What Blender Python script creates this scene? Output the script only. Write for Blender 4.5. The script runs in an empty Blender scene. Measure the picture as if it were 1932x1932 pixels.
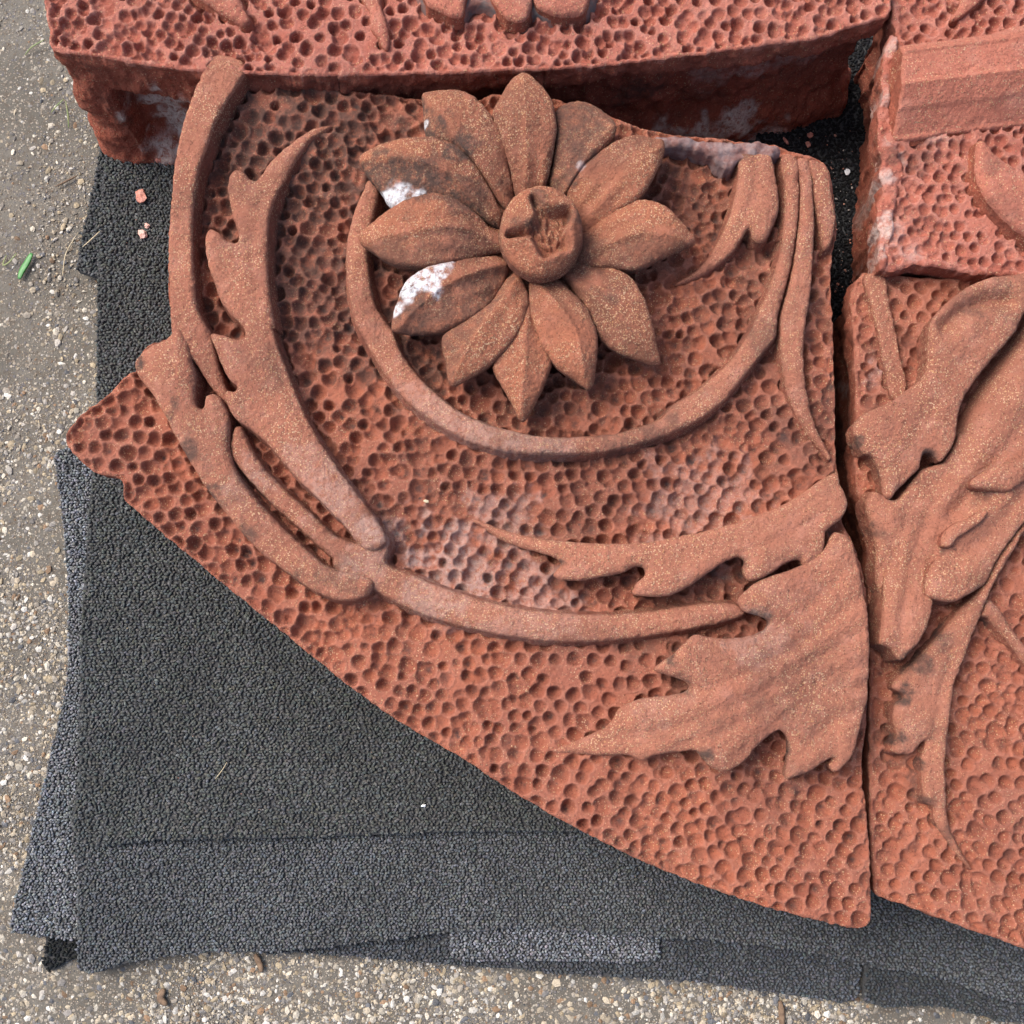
import bpy, math, random
import numpy as np
R_ = math.radians
rng = np.random.default_rng(7)
random.seed(7)
scene = bpy.context.scene
COL = scene.collection

# ------------------------------------------------------------------ camera
TILT = R_(7.0); FOV = R_(50.0)
Z0 = 0.158                      # height of the flower fragment's pitted face
TH = math.tan(FOV / 2)
DIST = 0.3865 / TH
CAM = np.array([0.0, -DIST * math.sin(TILT), Z0 + DIST * math.cos(TILT)])
cd = bpy.data.cameras.new('camera'); cam = bpy.data.objects.new('camera', cd); COL.objects.link(cam)
cam.location = CAM; cam.rotation_euler = (TILT, 0, 0)
cd.angle = FOV; cd.clip_start = 0.01; cd.clip_end = 200
scene.camera = cam

# ------------------------------------------------------------------ sky, sun, exposure
SUN_EL, SUN_AZ = R_(52), R_(-60)          # azimuth from +Y towards +X
w = bpy.data.worlds.new('World'); scene.world = w; w.use_nodes = True
nt = w.node_tree; bg = nt.nodes['Background']
sky = nt.nodes.new('ShaderNodeTexSky'); sky.sky_type = 'NISHITA'; sky.sun_disc = False
sky.sun_elevation = SUN_EL; sky.sun_rotation = SUN_AZ
sky.air_density = 1.0; sky.dust_density = 4.0; sky.ozone_density = 0.6
nt.links.new(sky.outputs[0], bg.inputs[0]); bg.inputs[1].default_value = 0.15
sd = bpy.data.lights.new('sun', 'SUN'); sd.energy = 2.0; sd.angle = R_(34); sd.color = (1.0, 0.975, 0.94)
so = bpy.data.objects.new('sun', sd); COL.objects.link(so)
so.rotation_euler = (R_(90) - SUN_EL, 0, math.pi - SUN_AZ)
vs = scene.view_settings
vs.view_transform = 'Standard'; vs.look = 'None'; vs.exposure = 0.95; vs.gamma = 1.0; vs.use_curve_mapping = False
scene.cycles.max_bounces = 6; scene.cycles.diffuse_bounces = 4

# ------------------------------------------------------------------ calibrated tracing: photo points on a plane of known height
def unp(pts, z):
    p = np.asarray(pts, float)
    a = (p[:, 0] - 966) / 966 * TH; b = (966 - p[:, 1]) / 966 * TH
    d = np.stack([a, math.sin(TILT) + b * math.cos(TILT), -math.cos(TILT) + b * math.sin(TILT)], 1)
    s = (z - CAM[2]) / d[:, 2]
    return (CAM[None] + d * s[:, None])[:, :2]
REG = {1: (0, 0), 2: (900, 0), 3: (1900, 0), 4: (100, 900), 5: (1000, 1000), 6: (1913, 900), 7: (1500, 1500),
       8: (0, 1913), 9: (1000, 1913), 10: (1913, 1913)}
KPX = 1000 / 1932 * 1932 / 2913
def r(n, pts):
    ox, oy = REG[n]; f = 1932 / 2913
    return [((ox + x * 1000 / 1932) * f, (oy + y * 1000 / 1932) * f) for x, y in pts]

# ------------------------------------------------------------------ noise
def _h(ix, iy, iz, seed):
    n = (ix.astype(np.int64) * 374761393 + iy.astype(np.int64) * 668265263 + iz.astype(np.int64) * 2147483647 + seed * 974634777) & 0xffffffff
    n = ((n ^ (n >> 13)) * 1274126177) & 0xffffffff
    n = ((n ^ (n >> 16)) * 2246822519) & 0xffffffff
    return ((n ^ (n >> 15)) & 0xffffff) / float(0xffffff)
def vn(x, y, z=None, seed=0):
    x = np.asarray(x, float); y = np.asarray(y, float)
    if z is None:
        ix, iy = np.floor(x), np.floor(y); fx, fy = x - ix, y - iy
        fx = fx * fx * (3 - 2 * fx); fy = fy * fy * (3 - 2 * fy); o = np.zeros_like(ix)
        a = _h(ix, iy, o, seed); b = _h(ix + 1, iy, o, seed); c = _h(ix, iy + 1, o, seed); d = _h(ix + 1, iy + 1, o, seed)
        return (a + (b - a) * fx) * (1 - fy) + (c + (d - c) * fx) * fy
    iz = np.floor(z); fz = z - iz; fz = fz * fz * (3 - 2 * fz)
    ix, iy = np.floor(x), np.floor(y); fx, fy = x - ix, y - iy
    fx = fx * fx * (3 - 2 * fx); fy = fy * fy * (3 - 2 * fy)
    res = 0
    for k, wz in ((0, 1 - fz), (1, fz)):
        a = _h(ix, iy, iz + k, seed); b = _h(ix + 1, iy, iz + k, seed); c = _h(ix, iy + 1, iz + k, seed); d = _h(ix + 1, iy + 1, iz + k, seed)
        res = res + wz * ((a + (b - a) * fx) * (1 - fy) + (c + (d - c) * fx) * fy)
    return res
def fbm(x, y, f, oct=4, seed=0, z=None):
    """about -1..1; f = cycles per metre"""
    s = 0; a = 1; t = 0
    for o in range(oct):
        s = s + a * (2 * vn(x * f, y * f, None if z is None else z * f, seed + o * 17) - 1); t += a; a *= .5; f *= 2.03
    return s / t * 1.4
def sstep(a, b, x):
    t = np.clip((x - a) / (b - a), 0, 1); return t * t * (3 - 2 * t)

# ------------------------------------------------------------------ outlines
def smooth(poly, step=0.0016, closed=True):
    P = np.asarray(poly, float); n = len(P)
    nxt = np.roll(P, -1, 0); prv = np.roll(P, 1, 0); T = nxt - prv
    if not closed:
        T[0] = P[1] - P[0]; T[-1] = P[-1] - P[-2]
    T /= np.maximum(np.linalg.norm(T, axis=1, keepdims=True), 1e-9)
    out = []
    for i in range(n if closed else n - 1):
        a, b = P[i], P[(i + 1) % n]; L = np.linalg.norm(b - a); k = max(1, int(L / step))
        t = (np.arange(k) / k)[:, None]
        h00 = 2*t**3-3*t**2+1; h10 = t**3-2*t**2+t; h01 = -2*t**3+3*t**2; h11 = t**3-t**2
        out.append(h00*a + h10*T[i]*L*.8 + h01*b + h11*T[(i+1) % n]*L*.8)
    if not closed: out.append(P[-1:])
    return np.concatenate(out)
def jag(P, amp, f=220, seed=3):
    n = np.roll(P, -1, 0) - np.roll(P, 1, 0); n = np.stack([n[:, 1], -n[:, 0]], 1); n /= np.maximum(np.linalg.norm(n, axis=1, keepdims=True), 1e-9)
    return P + n * (fbm(P[:, 0], P[:, 1], f, 3, seed) * amp)[:, None]
def ccw(P):
    x, y = P[:, 0], P[:, 1]
    return P if np.sum(x * np.roll(y, -1) - y * np.roll(x, -1)) > 0 else P[::-1]
def pt_seg(X, Y, poly, closed):
    """distance of points to a polyline (brute force)"""
    best = np.full(X.shape, 9.0); n = len(poly)
    for i in range(n if closed else n - 1):
        a, b = poly[i], poly[(i + 1) % n]; e = b - a; L = e @ e + 1e-15
        t = np.clip(((X - a[0]) * e[0] + (Y - a[1]) * e[1]) / L, 0, 1)
        best = np.minimum(best, np.hypot(X - a[0] - t * e[0], Y - a[1] - t * e[1]))
    return best
def inside(X, Y, poly):
    res = np.zeros(X.shape, bool); n = len(poly)
    for i in range(n):
        a, b = poly[i], poly[(i + 1) % n]
        if a[1] == b[1]: continue
        c = ((a[1] > Y) != (b[1] > Y)) & (X < (b[0] - a[0]) * (Y - a[1]) / (b[1] - a[1]) + a[0])
        res ^= c
    return res

class G: pass
def sdf_grid(poly, res, dmax):
    g = G(); pad = 2 * res
    g.xs = np.arange(poly[:, 0].min() - pad, poly[:, 0].max() + pad + res, res)
    g.ys = np.arange(poly[:, 1].min() - pad, poly[:, 1].max() + pad + res, res)
    g.res = res
    nx, ny = len(g.xs), len(g.ys)
    g.X, g.Y = np.meshgrid(g.xs, g.ys)
    D = np.full((ny, nx), dmax); CX = g.X.copy(); CY = g.Y.copy(); NX = np.zeros((ny, nx)); NY = np.zeros((ny, nx))
    ins = np.zeros((ny, nx), bool); n = len(poly)
    for i in range(n):
        a, b = poly[i], poly[(i + 1) % n]; e = b - a; L = e @ e
        if L < 1e-14: continue
        i0 = max(0, int((min(a[0], b[0]) - dmax - g.xs[0]) / res)); i1 = min(nx, int((max(a[0], b[0]) + dmax - g.xs[0]) / res) + 2)
        j0 = max(0, int((min(a[1], b[1]) - dmax - g.ys[0]) / res)); j1 = min(ny, int((max(a[1], b[1]) + dmax - g.ys[0]) / res) + 2)
        sl = (slice(j0, j1), slice(i0, i1)); x, y = g.X[sl], g.Y[sl]
        t = np.clip(((x - a[0]) * e[0] + (y - a[1]) * e[1]) / L, 0, 1)
        px, py = a[0] + t * e[0], a[1] + t * e[1]; d = np.hypot(x - px, y - py)
        m = d < D[sl]
        D[sl][m] = d[m]; CX[sl][m] = px[m]; CY[sl][m] = py[m]
        il = 1 / math.sqrt(L); NX[sl][m] = e[1] * il; NY[sl][m] = -e[0] * il
        # even-odd fill on the rows this edge crosses
        if a[1] != b[1]:
            lo, hi = min(a[1], b[1]), max(a[1], b[1])
            js = np.nonzero((g.ys >= lo) & (g.ys < hi))[0]
            for j in js:
                xc = a[0] + (g.ys[j] - a[1]) / (b[1] - a[1]) * e[0]
                ins[j, :max(0, int(math.ceil((xc - g.xs[0]) / res)))] ^= True
    g.ins = ins; g.D = np.where(ins, D, 0.0); g.CX, g.CY, g.NX, g.NY = CX, CY, NX, NY
    return g

# ------------------------------------------------------------------ object helpers
def link(name, me, parent=None):
    o = bpy.data.objects.new(name, me); COL.objects.link(o)
    if parent is not None:
        o.parent = parent
    return o
def tag(o, label=None, cat=None, group=None, kind=None):
    if label: o['label'] = label
    if cat: o['category'] = cat
    if group: o['group'] = group
    if kind: o['kind'] = kind
    return o
def thing(name, label, cat, loc, group=None):
    o = bpy.data.objects.new(name, None); COL.objects.link(o); o.location = loc; o.empty_display_size = .02
    return tag(o, label, cat, group)
def mesh_np(name, V, quads=None, tris=None, smooth_=True, attrs=None, mat=None):
    me = bpy.data.meshes.new(name)
    V = np.asarray(V, np.float32); faces = []
    nq = 0 if quads is None else len(quads); ntr = 0 if tris is None else len(tris)
    me.vertices.add(len(V)); me.vertices.foreach_set('co', V.ravel())
    loops = np.concatenate(([] if not nq else [np.asarray(quads, np.int32).ravel()]) + ([] if not ntr else [np.asarray(tris, np.int32).ravel()]))
    me.loops.add(len(loops)); me.loops.foreach_set('vertex_index', loops.astype(np.int32))
    me.polygons.add(nq + ntr)
    st = np.concatenate([np.arange(nq) * 4, nq * 4 + np.arange(ntr) * 3]).astype(np.int32)
    me.polygons.foreach_set('loop_start', st)
    me.polygons.foreach_set('use_smooth', np.full(nq + ntr, smooth_, bool))
    for k, v in (attrs or {}).items():
        a = me.attributes.new(k, 'FLOAT', 'POINT'); a.data.foreach_set('value', np.asarray(v, np.float32))
    me.update(calc_edges=True); me.validate()
    if mat: me.materials.append(mat)
    return me

def patch(name, parent, poly, ztop, hf, mat, zbot, walls=((0, 0), (.5, .0005), (1, .001)), res=.0011, dmax=.02, wnoise=0.0, wfreq=60,
          stains=None, woff=None, soot_shade_fn=None, ring=None):
    """a carved piece: its face is a height field inside the outline, its sides go down from the outline to zbot"""
    poly = ccw(np.asarray(poly)); g = sdf_grid(poly, res, dmax)
    out = hf(g); extra = {}
    if isinstance(out, tuple): H, extra = out
    else: H = out
    ins = g.ins
    cell = ins[:-1, :-1] | ins[1:, :-1] | ins[:-1, 1:] | ins[1:, 1:]
    X = np.where(ins, g.X, g.CX); Y = np.where(ins, g.Y, g.CY); Z = ztop + H
    ny, nx = ins.shape
    idx = np.arange(ny * nx).reshape(ny, nx)
    c00, c10, c01, c11 = idx[:-1, :-1], idx[:-1, 1:], idx[1:, :-1], idx[1:, 1:]
    quads = np.stack([c00[cell], c10[cell], c11[cell], c01[cell]], 1)
    cp = np.pad(cell, 1)
    C = cp[1:-1, 1:-1]
    E = []
    for nb, (s, t) in ((cp[:-2, 1:-1], (c00, c10)), (cp[1:-1, 2:], (c10, c11)), (cp[2:, 1:-1], (c11, c01)), (cp[1:-1, :-2], (c01, c00))):
        m = C & ~nb; E.append(np.stack([s[m], t[m]], 1))
    E = np.concatenate(E)
    used = np.unique(quads); remap = np.full(ny * nx, -1); remap[used] = np.arange(len(used))
    V = np.stack([X.ravel()[used], Y.ravel()[used], Z.ravel()[used]], 1)
    quads = remap[quads]
    at = {k: v.ravel()[used] for k, v in extra.items()}
    bv = np.unique(E); bm = np.full(ny * nx, -1); bm[bv] = np.arange(len(bv)); nb_ = len(bv)
    bx, by, bz = X.ravel()[bv], Y.ravel()[bv], Z.ravel()[bv]; nxv, nyv = g.NX.ravel()[bv], g.NY.ravel()[bv]
    if wnoise or woff is not None:
        sm = np.zeros((nb_, 2)); nn = np.stack([nxv, nyv], 1)
        for c0 in range(0, nb_, 500):
            w_ = np.exp(-((bx[c0:c0+500, None] - bx[None]) ** 2 + (by[c0:c0+500, None] - by[None]) ** 2) / (2 * .006 ** 2)); sm[c0:c0+500] = w_ @ nn
        sm /= np.maximum(np.linalg.norm(sm, axis=1, keepdims=True), 1e-6); nxv, nyv = sm[:, 0], sm[:, 1]
    VV = [V]; QQ = [quads]; base = len(V); AT = {k: [v] for k, v in at.items()}
    # dense rings
    fr = np.array([f for f, o in walls]); of = np.array([o for f, o in walls])
    depth = abs(ztop - zbot); nr = max(len(walls), min(60, int(depth / (ring or (.004 if wnoise else .007))) + 1))
    fs = np.linspace(0, 1, nr); os_ = np.interp(fs, fr, of)
    ea, eb = bm[E[:, 0]], bm[E[:, 1]]
    for k in range(nr):
        z = bz + (zbot - bz) * fs[k]; o = os_[k] + 0 * bx if woff is None else woff(bx, by, fs[k])
        if wnoise and k > 0:
            o = o + wnoise * min(1, k / 3) * (fbm(bx, by, wfreq, 4, 5, z) )
        VV.append(np.stack([bx + nxv * o, by + nyv * o, z], 1))
        for kk in AT: AT[kk].append(extra[kk].ravel()[bv] * (1 if k < 2 else 0))
        if k:
            p = base + (k - 1) * nb_; q = base + k * nb_
            QQ.append(np.stack([p + eb, p + ea, q + ea, q + eb], 1))
    V = np.concatenate(VV); Q = np.concatenate(QQ)
    attrs = {k: np.concatenate(v) for k, v in AT.items()}
    iswall = np.zeros(len(V)); iswall[base:] = 1
    for k in ('soot_shade', 'bloom'):
        s = np.zeros(len(V))
        for (cx, cy, rad, amt, *cz) in (stains or {}).get(k, ()):
            dd = np.hypot(V[:, 0] - cx, V[:, 1] - cy) / rad
            if cz: dd = np.hypot(V[:, 0] - cx, V[:, 2] - cz[0]) / rad
            n = fbm(V[:, 0], V[:, 1], 90, 4, 31 if k == 'soot_shade' else 57, V[:, 2])
            s = np.maximum(s, amt * sstep(1.0, .40, dd + .75 * n))
        if k == 'soot_shade' and soot_shade_fn is not None: s = np.maximum(s, soot_shade_fn(V))
        attrs[k] = s
    attrs['wall'] = iswall
    if 'dirt' not in attrs: attrs['dirt'] = np.zeros(len(V))
    loc = np.array(parent_loc(parent))
    me = mesh_np(name, V - loc[None], Q, attrs=attrs, mat=mat)
    return link(name, me, parent)
def parent_loc(p):
    l = np.zeros(3)
    while p is not None:
        l = l + np.array(p.location); p = p.parent
    return l

def dome(d, r_, H):
    t = 1 - np.clip(d / r_, 0, 1); return H * (np.sqrt(np.maximum(1 - t * t, 0)) - 1)
def groove(g, pts, wd, dp):
    return -dp * np.exp(-(pt_seg(g.X, g.Y, smooth(np.asarray(pts), .006, False), False) / wd) ** 2)

def punches(g, sp, Rm, dep, p=2.0, seed=1, lip=.00055, jit=.15, zone=None, dirt_m=.55):
    """hand-punched pits pressed one beside and over another"""
    rs = np.random.default_rng(seed)
    H = np.zeros(g.X.shape); dirt = np.zeros(g.X.shape); L = np.zeros(g.X.shape)
    x0, x1, y0, y1 = g.xs[0], g.xs[-1], g.ys[0], g.ys[-1]
    rows = int((y1 - y0 + .04) / (sp * .866)) + 3; cols = int((x1 - x0 + .04) / sp) + 3
    I, J = np.meshgrid(np.arange(cols), np.arange(rows))
    C = np.stack([(x0 - .02 + (I + .5 * (J % 2)) * sp).ravel(), (y0 - .02 + J * sp * .866).ravel()], 1)
    wx = fbm(C[:, 0], C[:, 1], 11, 2, seed + 3); wy = fbm(C[:, 0], C[:, 1], 11, 2, seed + 9)
    C = C + np.stack([wx, wy], 1) * sp * 1.1 + np.clip(rs.normal(0, sp * jit, C.shape), -sp * .33, sp * .33)
    pick = C[rs.random(len(C)) < .10]; ex = pick + rs.normal(0, sp * .42, pick.shape)
    C = np.concatenate([C[rs.random(len(C)) > .04], ex]); rs.shuffle(C)
    for (x, y) in C:
        zp, zd, zr, zs = (p, 1, 1, 0) if zone is None else zone(x, y)
        Rr = Rm * zr * np.clip(rs.normal(1, .14), .6, 1.35); el = rs.uniform(.86, 1.1); th = rs.uniform(0, 3.14)
        dd = dep * zd * np.clip(rs.normal(1, .24), .4, 1.5)
        pw = zp * rs.uniform(.8, 1.25); sx, sy = rs.normal(0, .12, 2)
        i0 = max(int((x - 1.4 * Rr - x0) / g.res), 0); i1 = int((x + 1.4 * Rr - x0) / g.res) + 2
        j0 = max(int((y - 1.4 * Rr - y0) / g.res), 0); j1 = int((y + 1.4 * Rr - y0) / g.res) + 2
        if i1 <= i0 or j1 <= j0: continue
        sl = (slice(j0, j1), slice(i0, i1)); X = g.X[sl] - x; Y = g.Y[sl] - y
        if X.size == 0: continue
        a = (X * math.cos(th) + Y * math.sin(th)) / Rr; b = (-X * math.sin(th) + Y * math.cos(th)) / (Rr * el)
        q = np.hypot(a, b); q = q * (1 + .05 * np.sin(3 * np.arctan2(b, a) + th * 5))
        sl_y = zs * Y / Rr
        bowl = -dd * np.clip(1 - q ** pw, 0, 1) * (1 + sx * a + sy * b + sl_y)
        H[sl] = np.where(q < 1, np.minimum(H[sl] * .9, bowl), H[sl])
        L[sl] = np.where(q < .95, 0, np.maximum(L[sl], lip * np.exp(-((q - 1.06) / .13) ** 2)))
        amt = max(0, rs.normal(dirt_m, .45)); rad = rs.uniform(.3, .62)
        dn = amt * np.exp(-(np.hypot(a - sx * 1.5, b - sy * 1.5) / rad) ** 2)
        dirt[sl] = np.where(q < 1, np.minimum(dn, 1), dirt[sl])
    H = H + L
    rim = np.clip(L / lip * .8 + sstep(-.0022, -.0002, H) * .45, 0, 1)
    return H, dirt, rim

# ------------------------------------------------------------------ materials
def nodes(name):
    m = bpy.data.materials.new(name); m.use_nodes = True
    t = m.node_tree; b = t.nodes['Principled BSDF']
    return m, t, b
class NB:
    def __init__(s, t): s.t = t
    def n(s, typ, **kw):
        x = s.t.nodes.new(typ)
        for k, v in kw.items(): setattr(x, k, v)
        return x
    def l(s, a, b): s.t.links.new(a, b)
    def noise(s, vec, scale, det=4, rough=.55, dist=0):
        x = s.n('ShaderNodeTexNoise'); x.inputs['Scale'].default_value = scale; x.inputs['Detail'].default_value = det
        x.inputs['Roughness'].default_value = rough; x.inputs['Distortion'].default_value = dist; s.l(vec, x.inputs['Vector']); return x.outputs['Fac']
    def vor(s, vec, scale, feat='F1', rnd=1):
        x = s.n('ShaderNodeTexVoronoi', feature=feat); x.inputs['Scale'].default_value = scale; x.inputs['Randomness'].default_value = rnd
        s.l(vec, x.inputs['Vector']); return x
    def ramp(s, fac, a, b, lo=0, hi=1):
        x = s.n('ShaderNodeMapRange'); x.interpolation_type = 'SMOOTHSTEP'
        for k, v in (('From Min', a), ('From Max', b), ('To Min', lo), ('To Max', hi)): x.inputs[k].default_value = v
        s.l(fac, x.inputs['Value']); return x.outputs['Result']
    def math(s, op, a, b=None):
        x = s.n('ShaderNodeMath', operation=op)
        for i, v in enumerate((a, b)):
            if v is None: continue
            if isinstance(v, (int, float)): x.inputs[i].default_value = v
            else: s.l(v, x.inputs[i])
        return x.outputs[0]
    def mix(s, fac, a, b, mode='MIX'):
        x = s.n('ShaderNodeMix', data_type='RGBA', blend_type=mode)
        for k, v in ((0, fac), (6, a), (7, b)):
            if isinstance(v, (int, float)): x.inputs[k].default_value = v
            elif isinstance(v, tuple): x.inputs[k].default_value = v + (1,) if len(v) == 3 else v
            else: s.l(v, x.inputs[k])
        return x.outputs[2]
    def attr(s, name):
        x = s.n('ShaderNodeAttribute', attribute_name=name); return x.outputs['Fac']
    def bump(s, h, strength, dist, nrm=None):
        x = s.n('ShaderNodeBump'); x.inputs['Strength'].default_value = strength; x.inputs['Distance'].default_value = dist
        s.l(h, x.inputs['Height'])
        if nrm is not None: s.l(nrm, x.inputs['Normal'])
        return x.outputs['Normal']

def terracotta(name, c1, c2, dust, grit=1.0, wallc=(.30, .075, .04), dustamt=.5, wallamt=.75, bloomc=(.72, .64, .60)):
    m, t, b = nodes(name); N = NB(t)
    co = N.n('ShaderNodeTexCoord').outputs['Object']
    big = N.noise(co, 9, 4, .6); mid = N.noise(co, 55, 5, .65); fine = N.noise(co, 420, 3, .7)
    col = N.mix(N.ramp(big, .35, .65), c1, c2)
    col = N.mix(N.math('MULTIPLY', N.ramp(mid, .48, .72), dustamt), col, dust)
    col = N.mix(N.math('MULTIPLY', N.ramp(fine, .5, .75), .45), col, tuple(.5 * x for x in c2))
    sand = N.noise(co, 640, 4, .85)
    col = N.mix(N.math('MULTIPLY', N.ramp(sand, .55, .72), .38), col, tuple(min(1, 1.35 * x) for x in dust))
    col = N.mix(N.math('MULTIPLY', N.ramp(sand, .46, .28), .55), col, tuple(.45 * x for x in c2))
    # broken sides: raw red clay with pale mortar stains
    wallf = N.attr('wall')
    wn = N.noise(co, 26, 5, .65, .6)
    wc = N.mix(N.ramp(N.noise(co, 70, 4, .7), .4, .7), wallc, tuple(min(1, x * 1.6) for x in wallc))
    col = N.mix(N.math('MULTIPLY', wallf, wallamt), col, wc)
    # mineral grit
    v = N.vor(co, 820); sep = N.n('ShaderNodeSeparateColor'); N.l(v.outputs['Color'], sep.inputs[0])
    sizes = N.ramp(sep.outputs[1], .0, 1.0, .16, .52)
    dot = N.math('LESS_THAN', v.outputs['Distance'], sizes)
    some = N.math('GREATER_THAN', sep.outputs[0], 1 - .72 * grit)
    clump = N.ramp(N.noise(co, 34, 4, .6), .30, .62)
    g = N.math('MULTIPLY', N.math('MULTIPLY', dot, some), clump)
    vb = N.vor(co, 300); sepb = N.n('ShaderNodeSeparateColor'); N.l(vb.outputs['Color'], sepb.inputs[0])
    big_ = N.math('MULTIPLY', N.math('LESS_THAN', vb.outputs['Distance'], N.ramp(sepb.outputs[1], 0, 1, .06, .26)), N.math('GREATER_THAN', sepb.outputs[0], 1 - .30 * grit))
    g = N.math('MAXIMUM', g, N.math('MULTIPLY', big_, clump))
    gc = N.mix(sep.outputs[2], (.58, .30, .13), (.74, .52, .33))
    col = N.mix(N.math('MULTIPLY', g, .8), col, gc)
    v2 = N.vor(co, 640); sep2 = N.n('ShaderNodeSeparateColor'); N.l(v2.outputs['Color'], sep2.inputs[0])
    pore = N.math('MULTIPLY', N.math('LESS_THAN', v2.outputs['Distance'], .26), N.math('GREATER_THAN', sep2.outputs[0], .66))
    col = N.mix(N.math('MULTIPLY', pore, .65), col, (.09, .034, .02))
    wx = N.math('MULTIPLY', N.ramp(N.noise(co, 17, 5, .7, .8), .50, .72), N.ramp(N.noise(co, 240, 4, .8), .25, .6))
    col = N.mix(N.math('MULTIPLY', wx, .42), col, (.105, .062, .048))
    # paler ridges between the punch marks, broken up by noise
    wr = N.ramp(N.noise(co, 60, 4, .65), .30, .58)
    col = N.mix(N.math('MULTIPLY', N.attr('rim'), N.math('MULTIPLY', wr, .55)), col, tuple(min(1, 1.12 * x) for x in dust))
    # dirt, lime bloom, and sooty stains with some painted shade
    dn = N.ramp(N.noise(co, 150, 3, .7), .3, .65)
    col = N.mix(N.math('MULTIPLY', N.attr('dirt'), N.math('MULTIPLY', dn, .9)), col, (.070, .046, .042))
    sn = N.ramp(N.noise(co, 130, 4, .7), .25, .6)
    col = N.mix(N.math('MULTIPLY', N.attr('soot_shade'), sn), col, (.070, .048, .040))
    bn = N.ramp(N.noise(co, 200, 5, .75), .30, .60)
    col = N.mix(N.math('MULTIPLY', N.attr('bloom'), bn), col, bloomc)
    N.l(col, b.inputs['Base Color'])
    b.inputs['Roughness'].default_value = .92; b.inputs['Specular IOR Level'].default_value = .25
    h = N.math('ADD', N.math('MULTIPLY', N.noise(co, 620, 4, .8), 1.5), N.math('MULTIPLY', N.noise(co, 190, 3, .6), 1.4))
    h = N.math('SUBTRACT', h, N.math('MULTIPLY', pore, .6)); h = N.math('ADD', h, N.math('MULTIPLY', g, .3))
    h = N.math('ADD', h, N.math('MULTIPLY', wallf, N.math('ADD', N.math('MULTIPLY', wn, 3.0), N.math('MULTIPLY', N.noise(co, 150, 6, .75), 5.0))))
    N.l(N.bump(h, 1.0, .0019), b.inputs['Normal'])
    return m
M = {}
ORA, ORB, PNK = (.42, .162, .100), (.33, .124, .078), (.50, .230, .165)
M['ground'] = terracotta('pitted_terracotta', (.41, .128, .070), (.31, .098, .060), (.47, .190, .125), .5, dustamt=.4)
M['carved'] = terracotta('worn_terracotta', ORA, ORB, PNK, 1.0, wallc=(.27, .082, .05), bloomc=(.66, .47, .40))
M['petal'] = terracotta('gritty_brown_terracotta', (.40, .142, .078), (.27, .100, .060), (.48, .190, .125), 1.25, wallc=(.20, .075, .05), bloomc=(.82, .83, .86))
M['pink'] = terracotta('rose_terracotta', (.46, .145, .096), (.37, .105, .070), (.57, .255, .190), .35, dustamt=.6, bloomc=(.74, .64, .57))
M['pinkcarved'] = terracotta('rose_carved_terracotta', (.48, .165, .108), (.39, .128, .086), (.56, .25, .18), .6)
def simple_mortar(name, c1, c2):
    m, t, b = nodes(name); N = NB(t); co = N.n('ShaderNodeTexCoord').outputs['Object']
    col = N.mix(N.ramp(N.noise(co, 90, 5, .7), .35, .65), c1, c2)
    N.l(col, b.inputs['Base Color']); b.inputs['Roughness'].default_value = .95
    N.l(N.bump(N.noise(co, 330, 6, .8), 1, .005), b.inputs['Normal'])
    return m
M['mortar'] = simple_mortar('lilac_grey_mortar', (.26, .115, .095), (.36, .25, .235))
M['palemortar'] = simple_mortar('pale_lime_mortar', (.52, .42, .37), (.36, .24, .20))
M['cement'] = simple_mortar('grey_cement', (.17, .14, .13), (.30, .13, .10))

# ------------------------------------------------------------------ ground
def ground_mat():
    m, t, b = nodes('exposed_aggregate'); N = NB(t); co = N.n('ShaderNodeTexCoord').outputs['Object']
    col = N.mix(N.ramp(N.noise(co, 14, 5, .6), .35, .65), (.092, .082, .066), (.130, .116, .095))
    col = N.mix(N.ramp(N.noise(co, 160, 4, .7), .45, .7), col, (.085, .064, .045))
    hs = None
    for sc_, rd, thr in ((260, .40, .45), (520, .42, .35)):
        v = N.vor(co, sc_); s = N.n('ShaderNodeSeparateColor'); N.l(v.outputs['Color'], s.inputs[0])
        dot = N.math('MULTIPLY', N.ramp(v.outputs['Distance'], rd, rd - .08), N.math('GREATER_THAN', s.outputs[0], thr))
        pc = N.mix(s.outputs[1], (.16, .125, .09), (.36, .31, .245)); pc = N.mix(N.math('GREATER_THAN', s.outputs[2], .8), pc, (.12, .11, .11))
        col = N.mix(N.math('MULTIPLY', dot, .85), col, pc); hs = dot if hs is None else N.math('ADD', hs, dot)
    N.l(col, b.inputs['Base Color']); b.inputs['Roughness'].default_value = .93
    h = N.math('ADD', hs, N.noise(co, 500, 4, .7))
    N.l(N.bump(h, .8, .0012), b.inputs['Normal'])
    return m
M['soil'] = ground_mat()
S = 4.0
gn = 120
gx = np.linspace(-1, 1, gn); GX, GY = np.meshgrid(np.sign(gx) * np.abs(gx) ** 2.2 * S, np.sign(gx) * np.abs(gx) ** 2.2 * S)
GZ = fbm(GX, GY, 12, 3, 71) * .0012 * (np.hypot(GX, GY) < 1.2)
ii = np.arange(gn * gn).reshape(gn, gn)
q = np.stack([ii[:-1, :-1].ravel(), ii[:-1, 1:].ravel(), ii[1:, 1:].ravel(), ii[1:, :-1].ravel()], 1)
go = link('ground', mesh_np('ground', np.stack([GX.ravel(), GY.ravel(), GZ.ravel()], 1), q, mat=M['soil'])); tag(go, kind='structure')

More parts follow.
